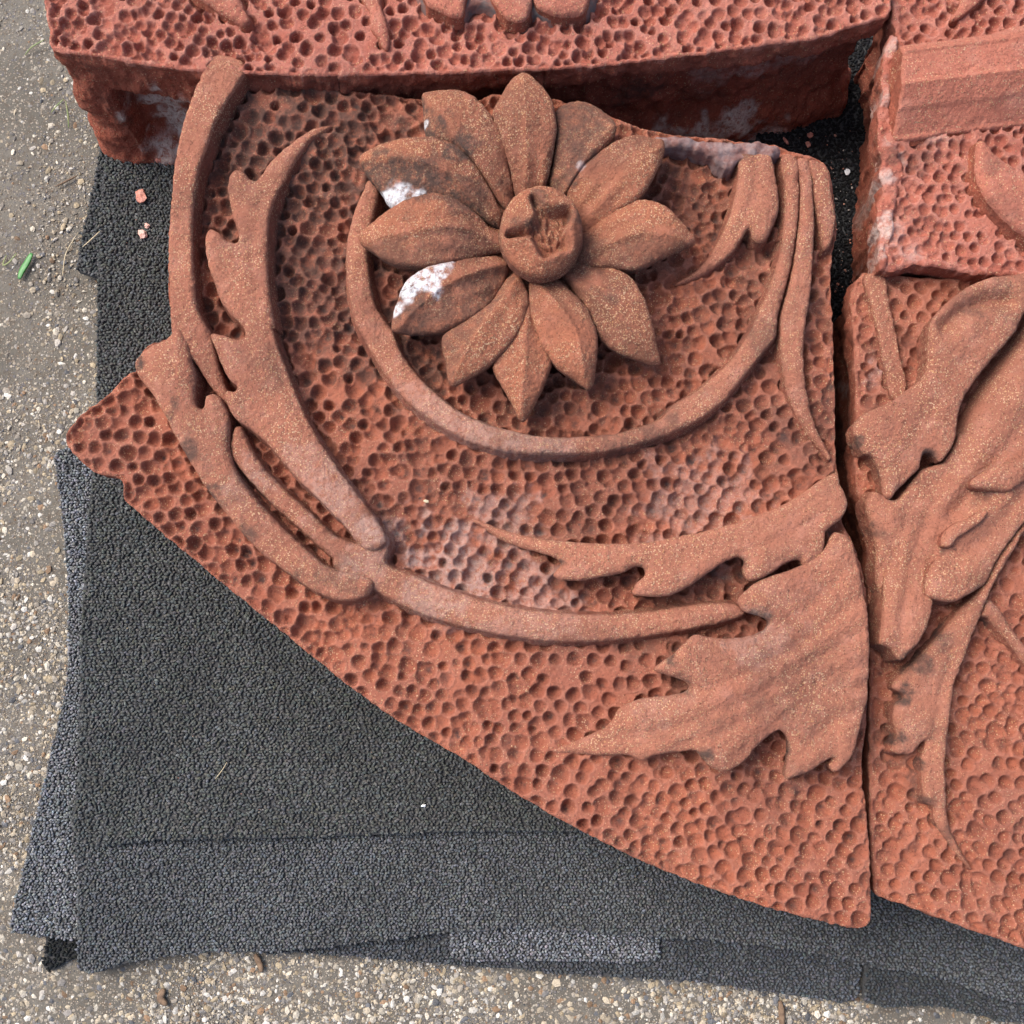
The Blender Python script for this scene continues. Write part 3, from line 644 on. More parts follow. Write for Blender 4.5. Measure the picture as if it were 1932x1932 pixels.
# flower
rc = unp([(1018, 440)], ZA + .012)[0]
circ = [(1018 + 130 * math.cos(a), 440 + 135 * math.sin(a)) for a in np.linspace(0, 2 * math.pi, 28)[:-1]]
ROS = carved('rosette', circ, .014, .006, .02, mat=M['petal'])
PC = (1018, 440)
PET = [ # outline, lift, darker side, sooty with shade painted in
 (r(2, [(1135,398),(1180,425),(1215,470),(1262,535),(1300,610),(1318,740),(1292,900),(1262,1010),(1200,1080),(1110,1080),(1062,930),(1002,760),(968,660),(1000,590),(1055,470),(1095,415)]), 3.5),
 (r(2, [(583,525),(640,508),(700,508),(820,538),(900,600),(975,690),(1035,800),(1068,950),(1090,1100),(1040,1140),(950,1030),(870,930),(790,860),(700,815),(618,800),(595,700),(586,610)]), 0),
 (r(2, [(238,868),(330,815),(500,794),(650,793),(780,838),(870,920),(950,1030),(1018,1160),(1000,1235),(900,1190),(800,1150),(700,1135),(560,1170),(430,1168),(350,1060),(270,960)]), 1.5),
 (r(2, [(232,1308),(330,1228),(480,1138),(640,1094),(780,1114),(880,1178),(960,1250),(1040,1290),(1030,1360),(960,1385),(870,1425),(750,1462),(600,1490),(430,1472),(320,1402)]), 5),
 (r(2, [(410,1812),(438,1700),(500,1575),(620,1495),(760,1462),(880,1425),(1000,1400),(1060,1450),(1042,1520),(1020,1590),(950,1690),(850,1770),(700,1838),(550,1842),(450,1830)]), 1.5),
 ([(852,727),(842,690),(836,640),(890,605),(930,570),(950,530),(975,510),(992,540),(1000,575),(990,615),(965,655),(930,692),(890,715)], 0),
 ([(985,796),(966,765),(948,735),(930,698),(950,660),(980,610),(995,560),(1010,560),(1022,620),(1040,690),(1022,742),(1003,775)], -5),
 ([(1113,734),(1080,718),(1050,698),(1022,658),(1004,610),(998,565),(1004,520),(1040,515),(1080,553),(1108,590),(1125,640),(1124,690)], 1),
 ([(1244,689),(1200,682),(1160,668),(1128,640),(1100,580),(1075,540),(1052,505),(1075,488),(1110,494),(1150,508),(1187,530),(1212,570),(1230,625),(1240,665)], -1.5),
 ([(1313,455),(1290,472),(1255,490),(1200,516),(1150,510),(1100,500),(1072,480),(1080,455),(1110,428),(1160,400),(1210,388),(1250,400),(1285,426)], 1.5),
 (r(2, [(1912,768),(1902,870),(1850,1000),(1760,1130),(1640,1192),(1540,1260),(1480,1300),(1430,1240),(1410,1150),(1378,1050),(1450,950),(1560,860),(1640,805),(1740,770),(1830,765)]), 3),
 (r(2, [(1640,680),(1600,620),(1520,562),(1440,540),(1370,570),(1308,640),(1318,740),(1300,900),(1280,1010),(1330,1090),(1385,1060),(1460,960),(1560,872),(1620,800),(1642,740)]), -1)]
SOOT_SHADE_SIDE = {1: -1, 2: -1, 4: 1, 5: 1, 11: 1}
P_SOOT = {'soot_shade': st([(820,250,45,.9),(870,290,40,.9),(740,330,60,.75),(800,350,60,.8),(880,370,50,.6),(770,590,60,.75),(830,600,50,.5),(740,600,30,.7),(1080,330,22,.7),(1110,300,20,.6),(960,340,30,.4),(1150,570,20,.5),(1110,480,50,.4),(1000,560,30,.4),(860,480,60,.25),(1180,640,30,.3)], ZA + .03),
          'bloom': st([(1095,315,10,.3)], ZA + .03)}
SALT = {2: [(750,374,34,1.0),(778,386,30,1.0)], 4: [(795,528,42,1.0),(775,550,30,1.0),(830,516,26,.9),(752,582,14,.9)], 1: [(803,232,9,.9)]}
def fl(p): return [(622.8 + .6735 * x, 94.2 + .6735 * y) for x, y in p]
CREASE = [fl(p) for p in ([(540,65),(548,180),(545,390)], [(262,125),(330,230),(420,330),(500,420)], [(88,300),(200,312),(330,350),(450,450)], [(85,540),(250,510),(380,500),(480,530)], [(175,790),(310,675),(430,615),(490,590)],
   [(335,935),(400,820),(480,700),(530,620)], [(530,1035),(545,900),(560,640)], [(715,945),(690,800),(620,690),(560,620)], [(920,880),(800,760),(730,690),(640,600)], [(1025,540),(880,520),(780,545),(690,570)], [(935,265),(800,380),(690,490)], [(795,215),(730,290),(640,410)])]
CSIDE = [1, 1, 1, 1, 1, -1, 1, 1, -1, -1, 1, 1]
for k, (pts, lift) in enumerate(PET):
    zt = .026 + lift * .001
    P = np.array(pts); tip = P[np.argmax(np.hypot(P[:, 0] - PC[0], P[:, 1] - PC[1]))]
    zz = ZA + zt; a = unp([PC], zz)[0]; b = unp([tip], zz)[0]; e = b - a; L = np.linalg.norm(e); e = e / L; nrm = np.array([-e[1], e[0]])
    cw = smooth(unp(CREASE[k], zz + .008), .004, False)
    def cdist(X, Y, cw=cw, k=k):
        best = np.full(X.shape, 9.0); sg = np.zeros(X.shape)
        for i in range(len(cw) - 1):
            p, q = cw[i], cw[i + 1]; d_ = q - p; t = np.clip(((X - p[0]) * d_[0] + (Y - p[1]) * d_[1]) / (d_ @ d_ + 1e-15), 0, 1)
            rx, ry = X - p[0] - t * d_[0], Y - p[1] - t * d_[1]; dd = np.hypot(rx, ry); m = dd < best
            best = np.where(m, dd, best); sg = np.where(m, -(d_[0] * ry - d_[1] * rx), sg)
        return best * np.sign(sg) * CSIDE[k]
    def ext(g, a=a, e=e, nrm=nrm, L=L, k=k, cdist=cdist):
        t = np.clip(((g.X - a[0]) * e[0] + (g.Y - a[1]) * e[1]) / L, 0, 1.05); s = cdist(g.X, g.Y)
        lift_ = .013 * np.sin(np.pi * np.clip((t - .22) / .95, 0, 1)) - .006 * sstep(.8, 1.05, t) - .006 * sstep(.5, .22, t)
        A = .0075 if k in (1, 2, 4, 5, 8, 11) else .0045
        fall = -A * (1 - np.exp(-np.maximum(0, s) / .0065)) - .0030 * (1 - np.exp(-np.maximum(0, -s) / .009))
        ribs = .0009 * np.cos(s / .0022 + 2.0 * t) * sstep(.80, .35, t)
        return lift_ + fall * sstep(.15, .4, t) + .002 + ribs
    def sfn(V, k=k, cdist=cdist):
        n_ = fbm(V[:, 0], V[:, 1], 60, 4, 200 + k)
        return {1: .9, 2: .9, 3: .45, 4: .6, 11: .65, 5: .5, 9: .35, 8: .3}.get(k, .15) * sstep(-.001, .003, cdist(V[:, 0], V[:, 1]) + n_ * .003) * sstep(-.9, .1, n_ + .35)  # falling side of each crease darkened: sooty grime plus painted shade
    carved('petal', pts, zt, .0085, .014, parent=ROS, mat=M['petal'], extra=ext, stains={'soot_shade': P_SOOT['soot_shade'], 'bloom': P_SOOT['bloom'] + st(SALT.get(k, []), ZA + .03)}, zb=.004, walls=((0, 0), (.25, .0), (.55, -.003), (1, -.007)), lump=.0009, res=.00085, soot_shade_fn=sfn)
cav = smooth(unp(r(2, [(1185,1068),(1245,1130),(1310,1142),(1392,1128),(1402,1180),(1375,1250),(1392,1350),(1330,1372),(1250,1405),(1212,1350),(1170,1292),(1045,1276),(1170,1240),(1208,1180)]), ZA + .055), .002)
pod_pts = [(1021 + 78 * math.cos(a), 438 + 86 * math.sin(a)) for a in np.linspace(0, 2 * math.pi, 30)[:-1]]
def podx(g):
    d = pt_seg(g.X, g.Y, cav, True); ins = inside(g.X, g.Y, cav); sd_ = np.where(ins, -d, d)
    h = -.0130 * sstep(.0022, -.0036, sd_) + .0022 * np.exp(-((sd_ - .004) / .003) ** 2)
    rs = np.random.default_rng(4); c = cav.mean(0); seeds = np.zeros_like(h)
    for i in range(40):
        p = c + rs.uniform(-.014, .016, 2); an = rs.normal(1.9, .25)
        x = (g.X - p[0]) * math.cos(an) + (g.Y - p[1]) * math.sin(an); y = -(g.X - p[0]) * math.sin(an) + (g.Y - p[1]) * math.cos(an)
        seeds = np.maximum(seeds, .0038 * np.clip(1 - (x / .0042) ** 2 - (y / .0019) ** 2, 0, 1))
    return h + seeds * ins
carved('seed_pod', pod_pts, .056, .023, .031, parent=ROS, mat=M['petal'], extra=podx, zb=.006, walls=((0, 0), (.25, .0008), (.6, -.003), (1, -.010)), res=.0007,
   stains={'soot_shade': st([(1010,380,25,.6),(1085,410,18,.6),(970,420,20,.4),(1000,430,14,.6)], ZA + .05), 'bloom': []})

# ================================================================== long block behind
ZB = .178
HB = [(92,-25),(91,60),(93,84),(103,93),(144,100),(192,106),(240,117),(309,126),(371,131),(463,136),(597,142),(700,140),(769,138),(872,137),(923,133),(1009,130),(1112,124),(1180,117),(1260,109),(1363,95),(1466,81),(1552,68),(1603,51),(1650,38),(1676,28),(1683,0),(1684,-25)]
cb = unp([(880, 40)], ZB)[0]
FB = thing('terracotta_block', 'long thick terracotta block with crisp round pits and mortared broken front, behind the flower', 'terracotta block', (cb[0], cb[1], Z_CARPET), 'terracotta fragments on the carpet')
def slabB(g):
    H1, d1, r1 = punches(g, .0109, .0051, .0062, 3.6, 51, jit=.17)
    n = fbm(g.X, g.Y, 25, 3, 15) * .001 + fbm(g.X, g.Y, 260, 4, 18) * .0005
    return H1 * sstep(.001, .006, g.D) + n + dome(g.D, .004, .0025), {'dirt': d1 * .3, 'rim': r1}
HBX = unp(HB[4:-2], ZB)
def facept(u, v, out=0.0):
    """the point of the block's front face seen at a photo point"""
    lo, hi = 0.0, ZB
    for _ in range(40):
        z = (lo + hi) / 2; x, y = unp([(u, v)], z)[0]; yw = np.interp(x, HBX[:, 0], HBX[:, 1]) - out
        if y > yw: lo = z
        else: hi = z
    return x, y, z
def fst(lst): return [(*facept(u, v)[:2], rad * .0004, amt, facept(u, v)[2]) for u, v, rad, amt in lst]
XL0, XL1 = facept(262, 230)[0], facept(372, 220)[0]; XR0 = facept(960, 180)[0]
def woffB(x, y, f):
    n = fbm(x, y, 30, 3, 91, np.full_like(x, f * .15)); n2 = fbm(x, y, 9, 2, 92)
    hollow = -.020 * sstep(XL0 - .004, XL0 + .006, x) * sstep(XL1 + .06, XL1 + .05, x) * sstep(.28, .36, f + .05 * n) * sstep(.98, .80, f + .04 * n)
    rec = -.011 * sstep(XR0 - .1, XR0, x) * sstep(.15, .24, f + .04 * n2 + .04 * n) * sstep(.86, .66, f + .08 * n2)
    left = .010 * sstep(XR0, XL0, x) * f
    return hollow + rec + left + .010 * f * f + .0035 * n * min(1, f * 8)
patch('pitted_slab', FB, jag(smooth(unp(HB, ZB)), .0010, 160, 8), ZB, slabB, M['pink'], Z_CARPET - .002,
   woff=woffB, ring=.0026, res=.00095, dmax=.01, wnoise=.0042, wfreq=90,
   stains={'bloom': fst([(300,205,75,1.0),(345,195,70,1.0),(345,245,75,1.0),(310,265,45,.8),(1390,222,55,1.0),(1340,240,60,.8),(1290,250,60,.9),(1240,248,50,.7),(1450,235,50,.6),(1420,150,50,.35),(1500,130,60,.3),(1330,165,50,.25)]),
           'soot_shade': fst([(1220,190,60,.7),(1180,200,50,.6),(230,205,30,.5),(1330,190,70,.4),(200,170,50,.25)])})
def onB(name, pts, top, H, rad, mat=None, **kw):
    return carved(name, pts, top, H, rad, parent=FB, zslab=ZB, mat=mat or M['pinkcarved'], **kw)
onB('leaf_tip', r(1, [(1040,-60),(1150,30),(1250,95),(1335,138),(1372,118),(1335,30),(1280,-60)]), .008, .005, .008)
onB('leaf_blade', r(2, [(235,-60),(290,60),(300,150),(345,220),(385,275),(402,250),(392,150),(362,50),(325,-60)]), .006, .004, .008)
onB('broken_lump', r(2, [(585,-60),(615,35),(680,62),(745,92),(800,84),(815,35),(818,-60)]), .013, .0045, .006)
onB('broken_lump', r(2, [(955,-60),(1005,55),(1065,108),(1140,112),(1178,60),(1168,-60)]), .013, .0045, .006)
onB('broken_lump', r(2, [(1195,-60),(1215,35),(1290,78),(1370,90),(1465,70),(1495,15),(1495,-60)]), .013, .0045, .006)
onB('cement_smear', r(2, [(570,-60),(600,45),(690,78),(760,118),(815,108),(850,40),(930,40),(1000,75),(1060,122),(1150,140),(1190,80),(1280,110),(1400,118),(1500,70),(1520,-60)]), .005, .003, .006, mat=M['cement'])
# ================================================================== moulded piece, top right
ZC = .168
HC = r(3, [(1232,-120),(1228,60),(1240,140),(1255,220),(1240,400),(1222,520),(1205,640),(1200,760),(1185,900),(1195,1000),(1190,1150),(1185,1300),(1190,1420),(1198,1478),(1290,1470),(1385,1460),(1500,1472),(1700,1502),(1850,1512),(2040,1508),(2040,-120)])
cc = unp([(1800, 250)], ZC)[0]
FC = thing('terracotta_fragment', 'rose terracotta piece with a smooth straight moulding bar, upper right', 'terracotta fragment', (cc[0], cc[1], Z_CARPET), 'terracotta fragments on the carpet')
def slabC(g):
    H1, d1, r1 = punches(g, .0103, .0046, .0050, 3.0, 61)
    n = fbm(g.X, g.Y, 25, 3, 25) * .001 + fbm(g.X, g.Y, 280, 4, 28) * .0004
    e = sstep(.0, .012, g.D)
    br = fbm(g.X, g.Y, 90, 4, 66) * .002 * (1 - e)
    return H1 * e + n + br + dome(g.D, .006, .003), {'dirt': d1 * .5, 'rim': r1}
patch('pitted_slab', FC, jag(smooth(unp(HC, ZC)), .0022, 110, 9), ZC, slabC, M['pink'], Z_CARPET - .002, walls=((0, 0), (.12, .0), (.25, -.004), (.5, -.014), (1, -.018)), res=.00095, dmax=.014, wnoise=.0022, wfreq=120,
   stains={'bloom': st([(1690,300,40,.25),(1680,440,40,.3),(1710,480,30,.25),(1770,260,40,.15)], ZC), 'soot_shade': st([(1720,290,60,.4),(1850,300,60,.3)], ZC)})
def barz(g):
    a = unp(r(3, [(1310,215)]), ZC + .02)[0]; b = unp(r(3, [(1932,138)]), ZC + .02)[0]; e = (b - a) / np.linalg.norm(b - a); nn = np.array([-e[1], e[0]])
    s = -((g.X - a[0]) * nn[0] + (g.Y - a[1]) * nn[1])
    return np.interp(s, [0, .0110, .0125, .0140, .034, .0385, .040, .053, .0545, .068], [-.011, -.0015, 0, -.0016, -.0020, .0005, -.0010, -.010, -.0125, -.024])
carved('moulding_bar', r(3, [(1300,220),(1312,212),(1700,166),(2160,105),(2160,560),(1932,618),(1600,655),(1310,692),(1296,600),(1290,400)]), .026, .002, .003, parent=FC, zslab=ZC, mat=M['pinkcarved'], extra=barz, lump=.0002, wnoise=.0015)
carved('curled_leaf', r(3, [(1705,775),(1690,900),(1705,1010),(1760,1110),(1840,1200),(1932,1275),(2080,1330),(2080,1000),(1932,945),(1850,895),(1790,850),(1745,790)]), .016, .008, .012, parent=FC, zslab=ZC, mat=M['pinkcarved'], stains={'soot_shade': st([(1850,330,30,.4),(1885,400,40,.3)], ZC), 'bloom': []})
carved('leaf_blade', r(3, [(1560,110),(1600,40),(1640,-60),(1790,-60),(1730,0),(1650,70)]), .006, .004, .006, parent=FC, zslab=ZC, mat=M['pinkcarved'])
# ragged strip of mortar down the broken left edge, and the rough inner core lower down
patch('mortar_edge', FC, jag(smooth(unp(r(3, [(1235,200),(1262,260),(1250,420),(1225,560),(1250,700),(1280,860),(1300,960),(1268,1080),(1235,1240),(1222,1380),(1205,1470),(1175,1470),(1168,1250),(1172,1000),(1165,820),(1170,620),(1185,420)]), ZC + .002), .003), .0028, 130, 4), ZC + .0012,
   lambda g: dome(g.D, .003, .003) + fbm(g.X, g.Y, 130, 4, 6) * .0034, M['pink'], ZC - .035, walls=((0, 0), (1, -.003)), dmax=.008, wnoise=.003, wfreq=110,
   stains={'bloom': st([(1680,90,30,.35),(1675,180,30,.45),(1690,260,26,.3),(1672,340,24,.5),(1672,430,26,.6),(1668,480,24,.4)], ZC), 'soot_shade': st([(1690,150,30,.5),(1680,300,22,.5)], ZC)})

# ================================================================== acanthus piece, lower right
ZD = .148
HD = r(3, [(1072,1500),(1130,1500),(1200,1503),(1350,1516),(1500,1522),(1600,1522),(1730,1532),(1900,1520),(2160,1500)]) + [(2000,700),(2000,1400),(1990,1812)] + r(10, [(1932,1520),(1700,1440),(1500,1370),(1300,1292),(1140,1235),(1112,1200),(1096,1000),(1086,800),(1086,500),(1082,200),(1090,0)]) + r(6, [(1088,1750),(1080,1550),(1085,1420),(1105,1310),(1100,1230),(1075,1150),(1045,1060),(1018,950),(1005,800),(1010,650),(1012,520),(1008,400),(1002,250),(998,100),(985,0)]) + r(3, [(1005,1620),(1030,1550)])
cdD = unp([(1800, 1200)], ZD)[0]
FD = thing('terracotta_fragment', 'terracotta fragment carved with a big downward acanthus leaf, lower right', 'terracotta fragment', (cdD[0], cdD[1], Z_CARPET), 'terracotta fragments on the carpet')
def slabD(g):
    H1, d1, r1 = punches(g, .0113, .0060, .0056, 2.0, 71, zone=lambda x, y: (1.9, .9, .95, .28))
    n = fbm(g.X, g.Y, 25, 3, 35) * .0012 + fbm(g.X, g.Y, 300, 4, 38) * .00035
    return H1 * sstep(.001, .005, g.D) + n + dome(g.D, .004, .0028), {'dirt': d1 * .6, 'rim': r1}
patch('pitted_slab', FD, jag(smooth(unp(HD, ZD)), .0009, 180, 10), ZD, slabD, M['ground'], Z_CARPET - .002, walls=((0, 0), (.2, -.001), (.4, -.010), (1, -.014)), res=.00095, dmax=.01, wnoise=.003,
   stains={'soot_shade': st([(1680,660,60,.35),(1660,800,60,.45),(1690,1400,60,.5),(1740,1480,40,.6)], ZD), 'bloom': st([(1660,700,30,.3)], ZD)})
def onD(name, pts, top, H, rad, **kw):
    return carved(name, pts, top, H, rad, parent=FD, zslab=ZD, **kw)
onD('flat_band', r(6, [(1062,-225),(1165,-228),(1190,-110),(1215,0),(1258,230),(1292,385),(1250,470),(1205,440),(1190,380),(1162,250),(1130,80),(1098,-60)]), .007, .002, .004)
onD('broad_leaf', r(6, [(2040,-60),(1960,40),(1880,140),(1740,320),(1660,450),(1600,590),(1560,700),(1490,800),(1370,845),(1230,1005),(1110,960),(1070,1020),(1090,1120),(1128,1270),(1132,1450),(1158,1600),(1150,1720),(1138,1800),(1200,1826),(1250,1888),(1300,1852),(1355,1790),(1402,1700),(1432,1610),(1442,1545),(1480,1562),(1560,1566),(1620,1535),(1680,1502),(1725,1472),(1800,1322),(1900,1180),(2000,1040),(2040,900)]),
    .024, .012, .022, lump=.0014, slope=((1850, 800), (1680, 1230), -.004), grooves=[(r(6, [(1935,60),(1865,150),(1740,325),(1650,470),(1600,590)]), .006, .018), (r(6, [(1720,960),(1640,985),(1560,1060)]), .010, .006)] + [(r(6, p), .007, .0035) for p in ([(1900,250),(1700,560),(1500,900),(1350,1250),(1260,1700)], [(1960,560),(1820,740),(1560,1090),(1400,1400)], [(1932,960),(1750,1200),(1560,1330),(1450,1380)], [(1450,880),(1300,1080),(1200,1400)])],
    bumps=[(r(6, [(1540,1180)])[0], .006, .0035), (r(6, [(1560,1450)])[0], .015, .005), (r(6, [(1280,1700)])[0], .016, .004)], stains={'soot_shade': st([(1690,1240,24,.9),(1660,1000,26,.6),(1720,880,30,.5),(1850,930,30,.4),(1780,1040,20,.6),(1655,1120,14,.7)], ZD + .02), 'bloom': st([(1870,900,30,.4)], ZD + .02)}, wnoise=.0015)
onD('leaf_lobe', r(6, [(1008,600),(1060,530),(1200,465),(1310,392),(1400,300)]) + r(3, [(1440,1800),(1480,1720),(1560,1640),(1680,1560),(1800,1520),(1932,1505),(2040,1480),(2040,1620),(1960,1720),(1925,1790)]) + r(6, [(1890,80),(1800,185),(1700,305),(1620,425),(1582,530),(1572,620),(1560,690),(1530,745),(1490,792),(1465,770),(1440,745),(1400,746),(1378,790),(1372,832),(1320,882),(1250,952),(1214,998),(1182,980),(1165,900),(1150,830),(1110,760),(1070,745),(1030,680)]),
    .033, .010, .018, slope=((1850, 600), (1640, 830), -.006), grooves=[(r(3, [(1540,1790),(1640,1700),(1760,1655),(1870,1650)]), .007, .010), (r(6, [(1750,60),(1550,330),(1350,620),(1260,820)]), .007, .002)], stains={'soot_shade': st([(1650,880,20,.9),(1755,860,18,.8),(1840,590,22,.4),(1630,830,14,.8)], ZD + .03), 'bloom': []}, walls=((0, 0), (1, -.002)), wnoise=.0015)  # one stain darkens the hollow below the curved stem with painted shade
onD('leaf_lobe', r(6, [(1398,1530),(1405,1425),(1450,1350),(1540,1290),(1650,1240),(1760,1200),(1800,1290),(1735,1440),(1690,1502),(1620,1538),(1560,1567),(1480,1563)]), .031, .007, .010, slope=((1775, 1110), (1850, 1020), -.018), lump=.001)
onD('leaf_lobe', r(6, [(1140,1795),(1148,1700),(1162,1560),(1200,1400),(1330,1330),(1420,1450),(1444,1545),(1402,1700),(1355,1790),(1300,1855),(1250,1890),(1200,1828)]), .029, .007, .010, slope=((1710, 1150), (1745, 1040), -.016), lump=.001, grooves=[(r(6, [(1330,1420),(1270,1600),(1240,1840)]), .004, .0020)], stains={'soot_shade': st([(1690,1240,18,.9)], ZD), 'bloom': []})
onD('leaf_spur', r(6, [(1488,1262),(1486,1215),(1515,1165),(1560,1135),(1640,1105),(1730,1060),(1700,1130),(1620,1185),(1565,1225),(1530,1268)]), .0285, .004, .006)
onD('leaf_knob', r(6, [(1640,925),(1690,870),(1760,825),(1900,780),(2100,740),(2100,860),(1940,905),(1850,960),(1740,955)]), .031, .008, .012, stains={'soot_shade': [], 'bloom': []})
onD('hanging_leaf', r(6, [(2100,900),(1960,1140),(1860,1310),(1790,1430),(1745,1520),(1705,1620),(1650,1750),(1612,1850),(1580,1940)]) + r(10, [(1553,50),(1532,180),(1512,350),(1502,500),(1512,620),(1532,780),(1562,880),(1620,1000),(1680,1100),(1630,1060),(1560,972),(1500,890),(1462,810),(1450,742),(1412,728),(1390,700),(1380,600),(1370,480),(1388,380),(1330,440),(1262,452),(1208,430),(1232,350),(1212,250),(1225,170),(1275,132),(1212,85),(1222,50),(1270,0)]) + r(6, [(1310,1915),(1420,1800),(1520,1690),(1600,1590),(1700,1500),(1790,1330),(1900,1170)]),
    .016, .008, .012, slope=((1740, 1420), (1830, 1640), -.012), grooves=[(r(10, [(1560,-200),(1480,100),(1440,350),(1440,600),(1500,800)]), .004, .0018)], stains={'soot_shade': st([(1700,1310,22,.9),(1735,1440,16,.9),(1745,1520,16,.7),(1690,1400,20,.9),(1760,1190,40,.8),(1730,1250,30,.7),(1785,1580,30,.5)], ZD + .01), 'bloom': []}, wnoise=.0015)
onD('side_stem', r(6, [(1735,1560),(1790,1600),(1850,1690),(1932,1800),(2080,1960),(2080,2100),(1932,1905),(1820,1760),(1735,1662),(1690,1640)]), .010, .005, .009, stains={'soot_shade': st([(1850,1180,14,.8),(1890,1240,14,.6)], ZD), 'bloom': []})

# ================================================================== small litter
def tube(name, pts, rad, mat, label, cat, group=None, flat=1.0):
    P = smooth(np.array(pts, float), .002, False); n = len(P); V = []; T = np.gradient(P, axis=0); T /= np.linalg.norm(T, axis=1, keepdims=True)
    for i in range(n):
        s = np.cross(T[i], (0, 0, 1)); s /= np.linalg.norm(s) + 1e-9; up = np.cross(s, T[i]); f = math.sin(math.pi * (.08 + .84 * i / (n - 1))) ** .5
        for k in range(6):
            a = k * math.pi / 3; V.append(P[i] + rad * f * (s * math.cos(a) + up * math.sin(a) * flat))
    V = np.array(V); c = P.mean(0); Q = []
    for i in range(n - 1):
        for k in range(6): Q.append((i * 6 + k, i * 6 + (k + 1) % 6, (i + 1) * 6 + (k + 1) % 6, (i + 1) * 6 + k))
    T_ = [(0, k + 1, k) for k in range(1, 5)] + [((n - 1) * 6, (n - 1) * 6 + k, (n - 1) * 6 + k + 1) for k in range(1, 5)]
    o = link(name, mesh_np(name, V - c, Q, T_, mat=mat)); o.location = c
    return tag(o, label, cat, group)
def flatmat(name, c1, c2, sc=300, rough=.8):
    m, t, b = nodes(name); N = NB(t); co = N.n('ShaderNodeTexCoord').outputs['Object']
    N.l(N.mix(N.ramp(N.noise(co, sc, 4, .6), .35, .65), c1, c2), b.inputs['Base Color']); b.inputs['Roughness'].default_value = rough
    N.l(N.bump(N.noise(co, sc * 2, 3, .6), .6, .0006), b.inputs['Normal']); return m
M['straw'] = flatmat('dry_straw', (.50, .42, .28), (.36, .28, .17))
M['green'] = flatmat('fresh_leaf', (.035, .16, .03), (.06, .22, .05), 120, .5)
M['drygreen'] = flatmat('grass_blade', (.10, .14, .04), (.18, .19, .07), 120, .6)
M['wood'] = flatmat('old_wood', (.10, .06, .035), (.19, .12, .07), 200)
M['crumb'] = flatmat('terracotta_crumb', (.36, .13, .09), (.48, .22, .17))
M['palecrumb'] = flatmat('pale_crumb', (.50, .27, .21), (.58, .38, .33))
M['lint'] = flatmat('white_lint', (.75, .75, .76), (.60, .60, .62))
def px3(pts, z, zs=None):
    xy = unp(pts, z); return np.column_stack([xy, np.full(len(xy), z) if zs is None else np.array(zs)])
def crumb(u, v, z, rad, mat, label, cat, seed, group=None, name='terracotta_crumb', sq=(1, .85, .6)):
    rs = np.random.default_rng(seed); V = ICO2 * (1 + rs.normal(0, .17, (len(ICO2), 1))) * (rad * np.array(sq))
    an = rs.uniform(0, 6.28); c, s = math.cos(an), math.sin(an); V = V @ np.array([[c, s, 0], [-s, c, 0], [0, 0, 1]])
    o = link(name, mesh_np(name, V, tris=ICO2F, smooth_=False, mat=mat)); x, y = unp([(u, v)], z)[0]; o.location = (x, y, z + rad * .35)
    return tag(o, label, cat, group)
def debris(name, label, areas, n, smin, smax, pal, seed, z):
    rs = np.random.default_rng(seed); uv = np.concatenate([np.column_stack([rs.uniform(a, c, k), rs.uniform(b, d, k)]) for (a, b, c, d), k in zip(areas, n)])
    xy = unp(uv, z); m = len(xy); sz = smin * (smax / smin) ** (rs.random(m) ** 2.5)
    tint = np.array(pal)[rs.choice(len(pal), m)] * rs.uniform(.7, 1.1, (m, 1))
    scl = np.column_stack([sz, sz * rs.uniform(.5, .9, m), sz * rs.uniform(.3, .6, m)])
    return tag(scatter(name, ICO1, ICO1F, np.column_stack([xy, np.full(m, z) + sz * .3]), rotm(rs.uniform(0, 6.28, m), rs.normal(0, .3, m)), scl, tint, M['stone'], False, None, .16), label, 'debris', kind='stuff')
debris('terracotta_grit', 'tiny red and grey chips fallen into the dark gap', [(1480,245,1610,420),(1575,420,1610,900),(1560,300,1606,560)], [60, 60, 30], .0004, .0017, [(.40,.16,.11),(.34,.30,.27),(.48,.24,.18)], 31, Z_CARPET + .006)
debris('carpet_lint', 'scattered pale specks of dust and lint on the carpet', [(200,320,310,640),(160,950,600,1570),(500,1300,1100,1560),(160,1600,1600,1750)], [14, 45, 30, 40], .0003, .0008, [(.5,.48,.45),(.45,.22,.16),(.4,.33,.22)], 33, Z_CARPET + .001)
gr = 'loose crumbs on the carpet'
zc = Z_CARPET + .001
crumb(268, 373, zc, .0062, M['crumb'], 'largest flat red crumb on the carpet left of the rim', 'crumb', 1, gr, sq=(1, .8, .35))
crumb(270, 443, zc, .0044, M['palecrumb'], 'round pale pink crumb on the carpet, below the red one', 'crumb', 2, gr)
crumb(278, 427, zc, .0026, M['palecrumb'], 'tiny pale pink crumb touching the rounder pink crumb from above', 'crumb', 3, gr)
crumb(299, 302, zc, .0034, M['crumb'], 'red crumb at the foot of the long block', 'crumb', 4, gr)
crumb(1528, 256, zc + .0045, .0030, M['crumb'], 'upper red chip in the dark gap between the fragments', 'crumb', 5, gr, sq=(1, .9, .4))
crumb(1524, 273, zc + .0045, .0027, M['crumb'], 'lower red chip in the dark gap, close to the flower fragment corner', 'crumb', 6, gr, sq=(1, .9, .4))
crumb(1482, 267, zc + .0045, .0040, M['crumb'], 'long dull red flake in the dark gap beside the mortar strip', 'crumb', 7, gr, sq=(1, .4, .3))
crumb(1598, 326, zc + .0045, .0030, M['lint'], 'grey white flake deep in the gap between fragments', 'crumb', 8, gr, sq=(.8, 1, .35))
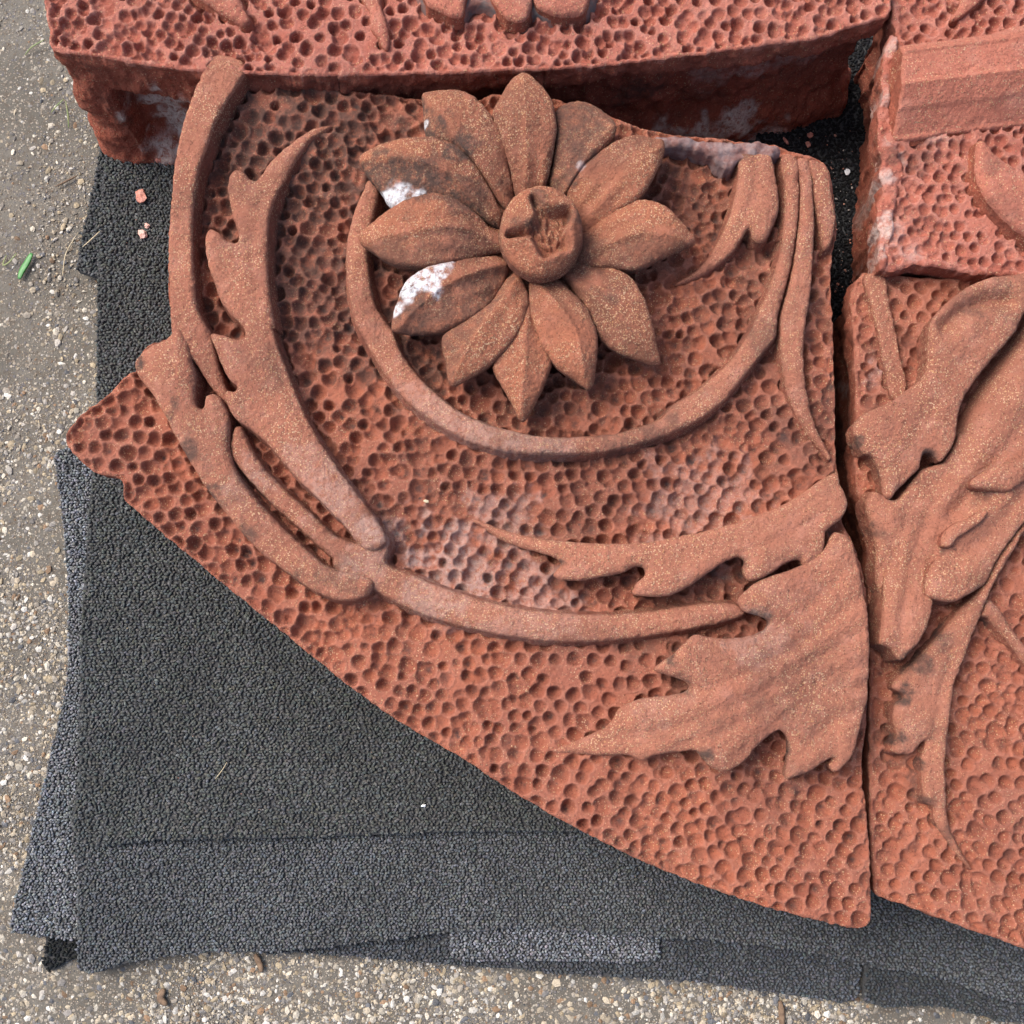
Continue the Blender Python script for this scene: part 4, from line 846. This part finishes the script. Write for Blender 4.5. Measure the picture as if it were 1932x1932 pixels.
crumb(799, 1520, zc, .0022, M['lint'], 'small white fleck lying on the dark carpet', 'fleck', 9, None, 'white_fleck', (.5, 1, .4))
crumb(804, 946, ZA + .001, .0022, M['straw'], 'pale oval seed lying among the pits below the ring', 'seed', 10, None, 'seed', (1, .55, .4))
tube('straw', px3([(156,466), (172,452), (192,433)], .026), .0007, M['straw'], 'short straw across the carpet edge at left', 'straw')
tube('straw', px3([(118,520), (124,480), (140,450), (148,438)], .003), .0006, M['straw'], 'curved pale dry stalk lying on the paving beside the carpet', 'straw')
tube('straw', px3([(406,1470), (420,1452), (428,1438)], zc + .001), .0004, M['straw'], 'thin straw on the open dark carpet', 'straw')
tube('twig', px3([(105,352), (125,342), (146,331)], .003), .0010, M['wood'], 'thin brown twig on the paving at upper left', 'twig')
tube('leaf_scrap', px3([(36,526), (42,510), (50,497), (60,478)], .004), .0030, M['green'], 'bright green leaf scrap on the paving at the left edge', 'leaf', None, .15)
gg = 'sparse grass blades in the paving'
for pts, lab in (([(45,102),(60,92),(88,80)], 'dull green grass blade beside the corner of the long block'),
                 ([(128,240),(130,220),(128,196)], 'upright thin grass blade below the long block corner'),
                 ([(95,210),(108,202),(124,192)], 'pale bent grass blade left of the upright one'),
                 ([(10,480),(6,500),(20,495),(35,480)], 'curved grass blade against the far left edge')):
    tube('grass_blade', px3(pts, .004, [.002, .006, .009][:3] if len(pts) == 3 else [.002, .004, .006, .008]), .0008, M['drygreen'], lab, 'grass blade', gg, .4)
tube('wood_chip', px3([(481,1800), (490,1818), (494,1834)], .004), .0028, M['wood'], 'brown wood chip just below the curling carpet edge', 'wood chip', None, .5)
tube('wood_chip', px3([(309,1866), (303,1884), (315,1896)], .003), .0034, M['wood'], 'dark wood chip out on the pebbly paving at lower left', 'wood chip', None, .5)
tube('wood_chip', px3([(1472,1888), (1475,1910), (1476,1940)], .003), .0030, M['wood'], 'wood sliver at the bottom edge right of centre', 'wood chip', None, .4)

print('TRIS', sum(sum(len(p.vertices) - 2 for p in me.polygons) if len(me.polygons) < 20 else len(me.loops) - 2 * len(me.polygons) for me in bpy.data.meshes))
